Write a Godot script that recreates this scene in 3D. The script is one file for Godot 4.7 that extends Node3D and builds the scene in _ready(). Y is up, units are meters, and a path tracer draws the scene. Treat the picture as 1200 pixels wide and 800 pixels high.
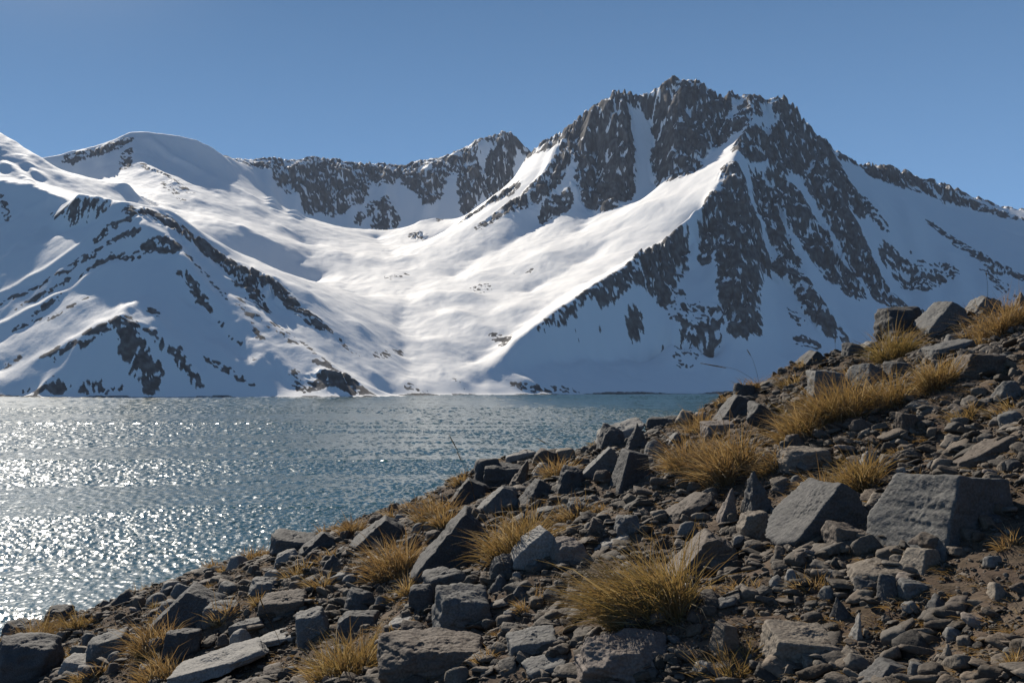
extends Node3D
# A reservoir below snowy peaks, seen from a stony slope with tussock grass.
# Pixels of the photograph (1200 x 800) give directions; distances come from the ground or from the control lines of the relief.

const F := 1150.0          # focal length in pixels of the 1200 pixel wide photograph
const CX := 600.0
const HY := 442.0          # row of the true horizon
const EYE := 30.0          # eye height above the lake

var world_env: WorldEnvironment
var mats := {}

func pix(px: float, py: float, d: float) -> Vector3:
	return Vector3((px - CX) / F * d, EYE + (HY - py) / F * d, -d)

func tag(o: Node, label: String, category: String, group := "") -> void:
	o.set_meta("label", label)
	o.set_meta("category", category)
	if group != "":
		o.set_meta("group", group)

func noise(seed_: int, freq: float, oct := 3, kind := FastNoiseLite.FRACTAL_FBM) -> FastNoiseLite:
	var n := FastNoiseLite.new()
	n.seed = seed_
	n.noise_type = FastNoiseLite.TYPE_SIMPLEX_SMOOTH
	n.frequency = freq
	n.fractal_type = kind
	n.fractal_octaves = oct
	return n

func noise_tex(n: FastNoiseLite, size: int, as_normal := false, strength := 4.0) -> NoiseTexture2D:
	var t := NoiseTexture2D.new()
	t.width = size
	t.height = size
	t.seamless = true
	t.noise = n
	t.as_normal_map = as_normal
	t.bump_strength = strength
	return t

func _ready() -> void:
	# camera: level, with the lens shifted up
	var cam := Camera3D.new()
	cam.name = "camera"
	cam.projection = Camera3D.PROJECTION_FRUSTUM
	cam.near = 0.1
	cam.far = 30000.0
	cam.size = 0.1 * 800.0 / F
	cam.frustum_offset = Vector2(0, 0.1 * (HY - 400.0) / F)
	cam.position = Vector3(0, EYE, 0)
	add_child(cam)
	cam.current = true

	# clear sky
	var env := Environment.new()
	env.background_mode = Environment.BG_SKY
	var sky := Sky.new()
	var sm := ProceduralSkyMaterial.new()
	sm.sky_top_color = Color(0.125, 0.22, 0.36)
	sm.sky_horizon_color = Color(0.472, 0.662, 0.865)
	sm.sky_curve = 0.24
	sm.ground_bottom_color = Color(0.16, 0.18, 0.2)
	sm.ground_horizon_color = Color(0.42, 0.5, 0.58)
	sm.sun_angle_max = 60.0
	sm.sun_curve = 0.065
	sky.sky_material = sm
	env.sky = sky
	env.tonemap_mode = Environment.TONE_MAPPER_LINEAR
	env.tonemap_exposure = 1.32
	env.fog_enabled = true
	env.fog_density = 0.00003
	env.fog_light_color = Color(0.78, 0.84, 0.92)
	env.sdfgi_enabled = true
	env.ssao_enabled = true
	env.ssil_enabled = true
	world_env = WorldEnvironment.new()
	world_env.name = "world_environment"
	world_env.environment = env
	add_child(world_env)

	# low winter sun, ahead and to the left
	var sun := DirectionalLight3D.new()
	sun.name = "sun"
	var az := deg_to_rad(-27.0)
	var el := deg_to_rad(32.0)
	var to_sun := Vector3(sin(az) * cos(el), sin(el), -cos(az) * cos(el))
	sun.look_at_from_position(Vector3.ZERO, -to_sun, Vector3.UP)
	sun.light_energy = 1.6
	sun.light_color = Color(1.0, 0.965, 0.91)
	sun.light_angular_distance = 0.5
	sun.shadow_enabled = true
	add_child(sun)

	build_mountains()
	build_lake()
	build_hillside()
	build_boulders()
	build_stones()
	build_grass()

# ------------------------------------------------------------------ mountains
# Control lines (photo x, photo y, distance in m): crests, ribs, hollows and shores. The relief between them is relaxed like a membrane, then roughened.

const SKYLINE_MAIN := [618,182,3300, 640,165,3200, 660,157,3150, 680,143,3100, 695,125,3050, 708,111,3020, 725,112,3000, 745,111,2980, 757,113,2960, 775,98,2920, 790,91,2900, 806,88,2880, 822,96,2870, 835,108,2860, 850,115,2850, 868,110,2830, 885,112,2800, 897,122,2790, 908,117,2780, 920,117,2770, 930,126,2760, 945,146,2750, 965,165,2740, 990,185,2760, 1015,198,2800, 1035,195,2850, 1060,205,2900, 1085,216,2950, 1098,215,2980, 1130,229,3000, 1160,240,3020, 1200,246,3050, 1300,262,3100, 1560,300,3200]
const SKYLINE_FAR := [262,182,3800, 275,186,3950, 290,188,4000, 315,185,4050, 345,188,4100, 370,183,4150, 400,188,4150, 420,192,4150, 440,190,4150, 475,195,4150, 500,185,4120, 530,179,4100, 548,170,4080, 565,162,4050, 585,155,4020, 592,153,4000, 605,163,3980, 622,178,3950, 700,210,3900]
const SKYLINE_PEAK := [30,184,3450, 72,181,3500, 85,176,3500, 110,172,3520, 127,166,3550, 145,158,3580, 155,154,3600, 175,154,3600, 200,157,3620, 225,163,3640, 240,168,3660, 255,178,3700, 275,187,3850]
const SKYLINE_LEFT := [-700,230,2800, -300,150,2800, -150,118,2780, -60,130,2750, 0,156,2700, 20,169,2660, 45,184,2600, 66,204,2530, 88,228,2440]
const RELIEF := [
	# spur that parts light from shade on the main massif
	[885,112,2800, 875,150,2650, 862,184,2480, 850,202,2430, 835,225,2350, 812,250,2280, 790,275,2230, 745,302,2130, 710,325,2060, 680,346,2000, 650,365,1950, 620,388,1890, 600,405,1850, 575,430,1790, 560,455,1740],
	# rock ribs of the shaded face and the gullies between them
	[862,184,2480, 870,230,2350, 874,290,2200, 866,350,2050, 868,398,1950],
	[908,200,2560, 930,270,2400, 950,330,2220, 985,395,2040],
	[890,225,2500, 902,290,2330, 912,350,2160, 918,420,1950],
	[800,300,2240, 790,350,2100, 785,400,1960, 780,440,1850],
	[830,260,2330, 822,320,2180, 815,380,2010, 812,440,1850],
	[940,195,2640, 985,255,2520, 1015,320,2370, 1042,362,2260],
	[965,290,2400, 975,340,2240, 1000,400,2050],
	[1060,330,2420, 1080,390,2200, 1100,430,2000],
	[600,434,1790, 640,426,1850, 700,424,1930, 770,430,1980, 830,440,1960],
	# bench high on the right
	[1075,238,2720, 1130,278,2620, 1200,305,2520, 1290,335,2440],
	[1110,245,2860, 1150,262,2800, 1200,280,2760],
	# ribs and couloir below the main summit
	[708,111,3020, 718,150,2930, 728,200,2820, 735,236,2740],
	[680,143,3100, 672,190,2960, 668,226,2860],
	[800,92,2890, 796,140,2800, 790,180,2720, 788,208,2650],
	[868,110,2830, 840,160,2740, 815,205,2610],
	[757,118,2970, 767,160,2900, 772,200,2810, 770,232,2720, 740,240,2700],
	[700,195,2960, 695,245,2800, 680,275,2650],
	# sunlit flank
	[755,236,2600, 730,262,2520, 700,290,2430, 660,318,2340, 620,345,2250],
	[820,262,2330, 760,292,2260, 700,325,2170, 650,352,2080, 600,390,1950, 560,425,1850],
	[640,262,2850, 600,285,2760, 560,305,2680, 530,325,2560],
	# arm that runs down from the pass to the cirque
	[620,182,3300, 600,214,3250, 570,236,3260, 545,254,3280, 520,274,3230, 500,288,3120],
	[490,258,3420, 512,254,3430],
	# floor of the cirque and the valley below it
	[340,268,3780, 380,272,3760, 430,284,3720, 480,284,3720, 530,262,3740, 580,250,3720],
	[440,280,3350, 455,292,3050, 470,312,2700, 480,342,2400, 470,385,2060, 475,425,1820, 492,462,1640],
	[400,330,2550, 415,352,2350],
	# shaded face of the peak on the left, its glacier bench and the step below it
	[155,154,3600, 158,186,3400, 190,204,3250, 225,228,3080, 235,236,3020],
	[200,185,3480, 250,208,3430, 300,232,3400, 350,258,3400],
	[185,192,3380, 240,222,3260, 290,248,3150, 335,270,3080, 362,292,3010],
	[205,246,2900, 232,252,2850, 280,262,2790, 320,282,2760, 350,308,2730, 368,300,2800],
	[75,215,3150, 130,222,3050, 180,236,2900, 215,262,2700],
	[262,318,2540, 300,330,2520, 350,335,2560, 372,330,2650],
	# hill above the far shore on the left
	[88,228,2117, 105,227,2038, 140,236,1992, 162,239,1978, 185,240,2011, 205,249,1998, 240,276,1978, 270,303,1959, 318,321,1912, 345,350,1860, 392,389,1780],
	[90,209,2700, 120,210,2680, 150,213,2660],
	[162,239,1978, 165,262,1879, 195,276,1866, 215,300,1833, 250,335,1787, 300,365,1741, 340,395,1688, 385,426,1609, 410,445,1563, 437,463,1510],
	[235,300,1893, 280,340,1827, 330,378,1747, 395,430,1635, 450,461,1563],
	[105,227,2120, 70,241,2170, 40,255,2150, 10,266,2130, -60,285,2100, -200,330,2000],
	[140,250,1995, 95,265,2040, 55,282,2020, 15,300,2000, -60,325,1980],
	[120,262,2000, 75,272,2060, 35,268,2100],
	[150,300,1850, 120,318,1800, 80,340,1800, 40,362,1780, -20,385,1770],
	[130,345,1715, 70,366,1720, 30,388,1715, -20,412,1690],
	[165,262,1879, 135,279,1885, 95,301,1875, 60,325,1855, 20,346,1850, -60,380,1830],
	[200,300,1827, 188,330,1747, 165,352,1672, 140,369,1618, 112,379,1620, 80,400,1610, 40,422,1600, 0,436,1600, -80,456,1560],
	[140,369,1609, 175,386,1586, 200,406,1563, 216,426,1543, 237,450,1516],
	[205,345,1721, 240,395,1629, 285,422,1582, 318,455,1516],
	[228,360,1714, 265,400,1642, 310,435,1569, 345,460,1523],
	[100,420,1556, 92,462,1500], [60,440,1536, 40,462,1500],
	[-40,150,2600, 0,174,2570, 30,196,2500, 62,220,2420], [0,208,2330, 40,218,2250, 70,231,2180],
]
const SHORES := [
	[-900,466,1490, -300,465,1535, 0,465.2,1525, 130,465.8,1495, 200,466,1492, 400,465.5,1500, 437,464.5,1520],
	[437,464.5,1520, 452,463.6,1640, 500,463.3,1640, 560,462.8,1690, 640,462.3,1720, 700,462,1740, 830,461.6,1770, 1000,461.4,1790, 1300,461,1820, 1800,461,1820],
]
# where rock shows through the snow: photo points with a radius in pixels, first number the density
const ROCK := [
	[1.0, 692,135,16, 698,165,24, 700,205,26, 720,236,16], [1.0, 724,122,11, 730,180,14, 732,228,12], [0.9, 636,170,8, 660,162,9, 686,145,12],
	[0.8, 664,180,14, 650,208,14, 625,228,13, 595,245,10, 562,266,7], [0.75, 600,222,12, 570,240,10, 540,260,8], [0.7, 660,240,12, 640,252,10],
	[1.0, 780,104,16, 803,112,22, 802,140,24, 788,160,20], [1.0, 775,180,13, 795,190,16, 790,205,10, 815,200,10],
	[0.9, 842,122,14, 830,150,16, 815,175,14], [0.85, 880,125,14, 862,150,16, 845,165,12], [0.95, 915,125,10, 925,150,16, 950,175,18, 975,195,16],
	[0.95, 868,172,12, 900,172,16, 930,180,18, 905,195,10], [0.9, 960,200,15, 985,215,16, 1000,240,14],
	[0.8, 1020,205,8, 1060,215,10, 1100,228,10, 1150,244,9, 1200,258,9], [0.55, 1010,235,8, 1035,262,8],
	[1.0, 858,196,13, 868,225,20, 876,262,26, 864,310,24, 866,350,24, 872,380,19], [0.9, 838,235,12, 838,275,16, 828,305,10], [1.0, 895,225,14, 905,262,14, 926,300,12, 915,320,8],
	[0.95, 800,284,8, 786,300,18, 762,318,20], [0.7, 748,312,8, 722,335,9, 700,345,7], [0.6, 672,362,5, 655,372,6, 640,375,4], [0.55, 690,342,5, 630,385,4], [0.75, 745,381,9, 738,388,5], [0.75, 578,395,8, 592,402,8, 600,393,4],
	[1.0, 918,228,16, 945,262,24, 965,300,24, 995,335,18], [1.0, 960,225,16, 990,270,20, 1010,310,18, 1035,345,13], [0.95, 925,310,9, 944,338,13, 962,368,16, 982,392,12], [0.8, 928,368,6, 938,380,6], [0.8, 940,400,10, 955,405,8],
	[0.75, 1092,262,6, 1125,288,9, 1160,308,9, 1195,325,10], [0.55, 1075,300,8, 1088,325,9, 1085,338,7], [0.5, 1040,300,12, 1060,330,14, 1110,320,14], [0.6, 1030,350,10, 1060,362,10, 1090,375,8], [0.45, 1150,300,12, 1180,345,12],
	[0.62, 285,192,6, 330,196,10, 380,200,14, 430,204,14, 480,204,14, 530,194,12], [0.75, 330,212,12, 370,216,16, 420,222,15, 395,240,14, 360,238,10], [0.75, 480,210,12, 510,218,14, 500,232,7], [0.85, 548,188,14, 552,215,16, 548,232,10], [0.9, 590,168,14, 585,195,18, 580,215,14],
	[0.6, 450,238,10, 462,255,8, 440,262,8], [0.8, 486,274,10, 498,280,8], [0.7, 514,257,6], [0.55, 435,245,8, 420,258,6],
	[0.75, 78,186,6, 105,182,7, 130,174,8, 150,164,8], [0.7, 148,178,7, 146,196,8], [0.75, 165,194,5, 195,205,6, 222,224,6], [0.5, 190,215,6, 215,235,5],
	[0.9, 148,246,6, 172,250,7, 190,256,8, 215,275,12, 245,300,12, 275,318,12], [0.75, 150,258,5, 125,272,5, 112,284,3], [0.85, 205,290,9, 180,288,8, 168,292,4], [0.95, 292,326,12, 320,336,9, 345,362,10, 370,380,9, 388,388,4], [0.95, 282,335,9, 300,352,9, 312,365,6],
	[0.65, 165,302,5, 135,302,5, 110,312,5, 95,325,4], [0.6, 80,330,4, 50,348,4, 20,362,4], [0.6, 72,348,3, 40,368,3], [0.65, 142,372,6, 120,382,6, 105,398,4, 95,410,4], [0.6, 140,378,8, 150,400,9, 165,425,9, 180,450,10], [0.75, 24,420,4, 8,430,4], [0.9, 62,412,7, 50,420,4], [0.85, 208,412,6, 214,420,5], [0.8, 178,366,6, 184,372,3],
	[0.7, 212,322,4, 225,340,5, 245,365,5], [0.5, 255,380,2, 300,425,2], [0.7, 305,398,5], [1.0, 436,461,6, 415,455,10, 392,448,12, 360,455,9], [0.9, 395,438,6, 370,425,5], [0.55, 345,440,7, 350,455,6], [0.7, 60,455,6, 75,460,4], [0.6, 25,460,3, 100,460,5, 140,460,4], [0.6, 280,350,4, 300,390,3],
	[0.7, 175,250,4, 200,262,5, 232,284,5], [0.62, 110,300,3, 70,322,3, 30,345,3, 0,358,3], [0.6, 160,270,3, 120,290,3, 80,312,3], [0.6, 118,382,4, 90,402,4, 60,425,3], [0.62, 150,372,4, 185,398,4, 212,425,4, 235,452,4], [0.55, 220,300,4, 260,345,4, 300,372,3, 350,408,3], [0.55, 60,252,3, 100,240,3, 125,246,3], [0.5, 0,232,4, 10,262,3], [0.5, 240,420,4, 270,440,4, 300,455,3], [0.5, 20,385,4, 60,372,3, 100,352,3],
	[0.6, 385,425,4, 350,400,3, 320,378,3], [0.5, 482,455,9, 500,458,7], [0.45, 530,450,12, 545,458,8], [0.5, 605,455,10, 640,457,8, 680,461,4], [0.5, 420,300,5], [0.42, 455,326,10, 475,322,8], [0.4, 620,318,8, 600,322,5], [0.75, 505,416,2], [0.45, 440,418,8, 470,412,6], [0.42, 400,400,6, 420,415,6], [0.4, 560,340,20], [0.5, 740,470,8], [0.4, 780,350,20, 830,380,20, 800,420,16],
]

# ribs that stand out of the slopes: height in metres, half width in pixels, then photo points
const RIBS := [
	[9,12, 160,246, 120,270, 80,300, 40,328, 0,350, -40,368], [8,12, 150,302, 110,324, 60,352, 10,380, -40,400], [6,10, 165,346, 140,369, 100,396, 50,420, 0,438], [15,13, 200,290, 230,330, 265,375, 300,420, 325,455],
	[10,9, 140,374, 155,410, 170,455], [10,9, 178,372, 205,405, 235,450], [10,9, 110,382, 85,420, 70,458], [14,12, 60,240, 20,262, -20,280], [13,12, 100,232, 60,264, 10,302, -30,325], [13,9, 20,182, 55,215], [13,9, 0,190, 45,222], [12,10, -10,214, 60,231],
	[11,11, 250,338, 290,385, 330,430, 360,460], [12,9, 190,262, 222,290, 262,330, 300,352],
	[10,11, 700,340, 690,400, 680,445], [11,12, 740,322, 735,390, 730,445], [9,10, 660,374, 655,420], [18,15, 1060,230, 1075,300, 1090,370], [15,14, 1110,292, 1130,350], [15,13, 1020,222, 1045,290, 1060,340], [12,11, 1150,300, 1165,350], [12,10, 800,330, 795,390, 790,430], [10,10, 850,410, 845,445],
	[32,13, 345,192, 350,230, 345,262], [30,13, 400,192, 410,235, 418,270], [30,13, 455,197, 450,240, 462,272], [30,12, 500,190, 505,225, 498,262], [36,13, 560,168, 555,215, 548,248], [26,11, 310,190, 318,225, 322,250], [24,10, 590,160, 588,200, 580,235], [16,9, 125,172, 118,195], [16,9, 170,160, 200,185, 240,205], [14,9, 95,180, 90,200],
	[26,11, 690,130, 690,180, 700,230], [26,11, 725,118, 735,170, 738,225], [26,12, 790,100, 780,150, 785,195], [24,11, 820,105, 822,150, 812,190], [24,12, 850,118, 838,150, 815,195], [22,11, 905,125, 925,160, 940,190], [20,11, 655,165, 640,205, 610,240],
	[22,12, 885,210, 905,270, 925,315], [22,12, 930,215, 950,275, 985,330], [22,12, 960,205, 1000,270, 1030,340], [18,10, 835,230, 842,290, 838,340], [18,10, 862,210, 880,280, 890,340], [16,10, 935,320, 960,370, 985,400],
]
# hummocks and drifts in the snow: photo x, photo y, radius in pixels, height in metres
const HUMPS := [[505,352,26,17], [470,362,22,12], [548,352,20,14], [535,372,20,11], [430,305,18,11], [470,305,16,9], [562,325,18,9], [512,402,16,7], [462,395,18,8], [420,385,16,9], [755,246,20,13], [640,300,22,9], [690,300,18,-8], [395,300,14,9], [360,345,18,10], [600,365,20,9], [560,385,16,8], [440,440,10,5], [480,452,10,6], [500,455,9,5], [545,452,10,5], [620,452,16,8], [660,456,12,5], [300,245,16,9], [255,225,14,8], [330,268,12,8]]
const GX0 := -2800.0
const GD0 := 1270.0
var gnx := 0
var gnd := 0
var gstep := 14.0
var gh: PackedFloat32Array
var grock: PackedFloat32Array
var gcrag: PackedFloat32Array
var rstep := 7.0
var rnx := 0
var rnd := 0

func rasterize(lines: Array, step: float, nx: int, nd: int, val: PackedFloat32Array, fix: PackedByteArray, offset_d := 0.0, keep := 1.0) -> void:
	for l in lines:
		for i in range(0, l.size() - 3, 3):
			var a := pix(l[i], l[i + 1], l[i + 2])
			var b := pix(l[i + 3], l[i + 4], l[i + 5])
			var n := int(maxf(2.0, a.distance_to(b) / (step * 0.4)))
			for k in n + 1:
				var p := a.lerp(b, float(k) / n)
				var ix := int(round((p.x - GX0) / step))
				var id := int(round((-p.z + offset_d - GD0) / step))
				if ix < 0 or id < 0 or ix >= nx or id >= nd:
					continue
				var at := id * nx + ix
				var h := p.y * keep
				if fix[at] == 0 or (offset_d == 0.0 and h > val[at]):
					if offset_d > 0.0 and fix[at] != 0:
						continue
					val[at] = h
					fix[at] = 1

func relax() -> void:
	var prev := PackedFloat32Array()
	var pnx := 0
	var pnd := 0
	for level in 4:
		var step := gstep * float(1 << (3 - level))
		var nx := int(5600.0 / step) + 1
		var nd := int(3750.0 / step) + 1
		var val := PackedFloat32Array()
		var fix := PackedByteArray()
		val.resize(nx * nd)
		fix.resize(nx * nd)
		for id in nd:
			for ix in nx:
				var h := 100.0
				if level > 0:
					var fx := minf(ix * 0.5, pnx - 1.001)
					var fd := minf(id * 0.5, pnd - 1.001)
					var i0 := int(fx)
					var j0 := int(fd)
					var u := fx - i0
					var v := fd - j0
					var o := j0 * pnx + i0
					h = lerpf(lerpf(prev[o], prev[o + 1], u), lerpf(prev[o + pnx], prev[o + pnx + 1], u), v)
				val[id * nx + ix] = h
		rasterize(SHORES, step, nx, nd, val, fix)
		rasterize(RELIEF, step, nx, nd, val, fix)
		rasterize([SKYLINE_MAIN, SKYLINE_FAR, SKYLINE_PEAK, SKYLINE_LEFT], step, nx, nd, val, fix)
		rasterize([SKYLINE_MAIN, SKYLINE_FAR, SKYLINE_LEFT], step, nx, nd, val, fix, 420.0, 0.6)
		for ix in nx:
			val[ix] = -40.0
			fix[ix] = 1
			val[(nd - 1) * nx + ix] = 350.0
			fix[(nd - 1) * nx + ix] = 1
		for it in ([150, 60, 40, 26][level]):
			for id in range(1, nd - 1):
				var row := id * nx
				for ix in range(1, nx - 1):
					var at := row + ix
					if fix[at] == 0:
						val[at] += 1.6 * (0.25 * (val[at - 1] + val[at + 1] + val[at - nx] + val[at + nx]) - val[at])
				val[row] = val[row + 1]
				val[row + nx - 1] = val[row + nx - 2]
		prev = val
		pnx = nx
		pnd = nd
	gh = prev
	gnx = pnx
	gnd = pnd

func coarse(x: float, d: float) -> float:
	var fx := clampf((x - GX0) / gstep, 0.0, gnx - 1.01)
	var fd := clampf((d - GD0) / gstep, 0.0, gnd - 1.01)
	var i := int(fx)
	var j := int(fd)
	var o := j * gnx + i
	return lerpf(lerpf(gh[o], gh[o + 1], fx - i), lerpf(gh[o + gnx], gh[o + gnx + 1], fx - i), fd - j)

func hit_mountain(px: float, py: float) -> Vector3:
	var d := 1450.0
	while d < 4600.0:
		var p := pix(px, py, d)
		if coarse(p.x, d) >= p.y:
			return p
		d += 8.0
	return Vector3.ZERO

func raise_ribs() -> void:
	var add := PackedFloat32Array()
	add.resize(gnx * gnd)
	for s in RIBS:
		for i in range(2, s.size() - 2, 2):
			var steps := int(maxf(2.0, Vector2(s[i + 2] - s[i], s[i + 3] - s[i + 1]).length() / 3.0))
			for k in steps + 1:
				var t := float(k) / steps
				var p := hit_mountain(lerpf(s[i], s[i + 2], t), lerpf(s[i + 1], s[i + 3], t))
				if p == Vector3.ZERO:
					continue
				# ribs fade out at both ends
				var along: float = (i - 2 + 2.0 * t) / (s.size() - 4)
				var top: float = s[0] * smoothstep(0.0, 0.15, along) * (1.0 - smoothstep(0.8, 1.0, along))
				var r: float = s[1] * -p.z / F
				var n := int(r / gstep) + 1
				var cx := int(round((p.x - GX0) / gstep))
				var cd := int(round((-p.z - GD0) / gstep))
				for id in range(maxi(cd - n, 0), mini(cd + n + 1, gnd)):
					for ix in range(maxi(cx - n, 0), mini(cx + n + 1, gnx)):
						var q := Vector2(GX0 + ix * gstep - p.x, GD0 + id * gstep + p.z).length() / r
						add[id * gnx + ix] = maxf(add[id * gnx + ix], top * maxf(0.0, 1.0 - q))
	for i in gh.size():
		gh[i] += add[i]

func paint_rock() -> void:
	rnx = int(5600.0 / rstep) + 1
	rnd = int(3750.0 / rstep) + 1
	grock = PackedFloat32Array()
	grock.resize(rnx * rnd)
	for c in [[SKYLINE_MAIN, 0.75, 24.0], [SKYLINE_FAR, 0.55, 30.0]]:
		for i in range(0, c[0].size() - 3, 3):
			var a := pix(c[0][i], c[0][i + 1], c[0][i + 2])
			var b := pix(c[0][i + 3], c[0][i + 4], c[0][i + 5])
			for k in 6:
				stamp_rock(a.lerp(b, k / 6.0), c[2], c[2] * 1.3, c[1])
	for s in ROCK:
		var w: float = s[0]
		var n: int = (s.size() - 1) / 3
		for i in n:
			var a := Vector3(s[1 + i * 3], s[2 + i * 3], s[3 + i * 3])
			var b := a
			if i + 1 < n:
				b = Vector3(s[4 + i * 3], s[5 + i * 3], s[6 + i * 3])
			elif n > 1:
				break
			var steps := int(maxf(1.0, Vector2(a.x - b.x, a.y - b.y).length() / 4.0))
			for k in steps + 1:
				var q := a.lerp(b, float(k) / steps)
				var p := hit_mountain(q.x, q.y)
				if p == Vector3.ZERO:
					continue
				var r := q.z * -p.z / F
				stamp_rock(p, r, r * 1.35, w)

func blur_rock() -> void:
	# how broad the rock is: narrow strips stay level with the snow, broad faces get crags
	var r := 5
	var tmp := PackedFloat32Array()
	tmp.resize(rnx * rnd)
	gcrag = PackedFloat32Array()
	gcrag.resize(rnx * rnd)
	for j in rnd:
		var sum := 0.0
		for i in rnx + r:
			if i < rnx:
				sum += grock[j * rnx + i]
			if i > 2 * r:
				sum -= grock[j * rnx + i - 2 * r - 1]
			if i >= r:
				tmp[j * rnx + i - r] = sum / (2 * r + 1)
	for i in rnx:
		var sum := 0.0
		for j in rnd + r:
			if j < rnd:
				sum += tmp[j * rnx + i]
			if j > 2 * r:
				sum -= tmp[(j - 2 * r - 1) * rnx + i]
			if j >= r:
				gcrag[(j - r) * rnx + i] = sum / (2 * r + 1)

func stamp_rock(p: Vector3, r: float, rd: float, w: float) -> void:
	for id in range(int((-p.z - rd * 1.5 - GD0) / rstep), int((-p.z + rd * 1.5 - GD0) / rstep) + 2):
		if id < 0 or id >= rnd:
			continue
		for ix in range(int((p.x - r * 1.5 - GX0) / rstep), int((p.x + r * 1.5 - GX0) / rstep) + 2):
			if ix < 0 or ix >= rnx:
				continue
			var ex := (GX0 + ix * rstep - p.x) / r
			var ed := (GD0 + id * rstep + p.z) / rd
			var t := sqrt(ex * ex + ed * ed)
			var m := w * (1.0 - smoothstep(0.6, 1.2, t))
			if r < rstep * 0.7:
				m *= 1.25
			grock[id * rnx + ix] = maxf(grock[id * rnx + ix], minf(m, 1.0))

func bspline(t: float) -> PackedFloat32Array:
	var s := 1.0 - t
	return PackedFloat32Array([s * s * s / 6.0, (3.0 * t * t * t - 6.0 * t * t + 4.0) / 6.0, (3.0 * s * s * s - 6.0 * s * s + 4.0) / 6.0, t * t * t / 6.0])

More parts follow.
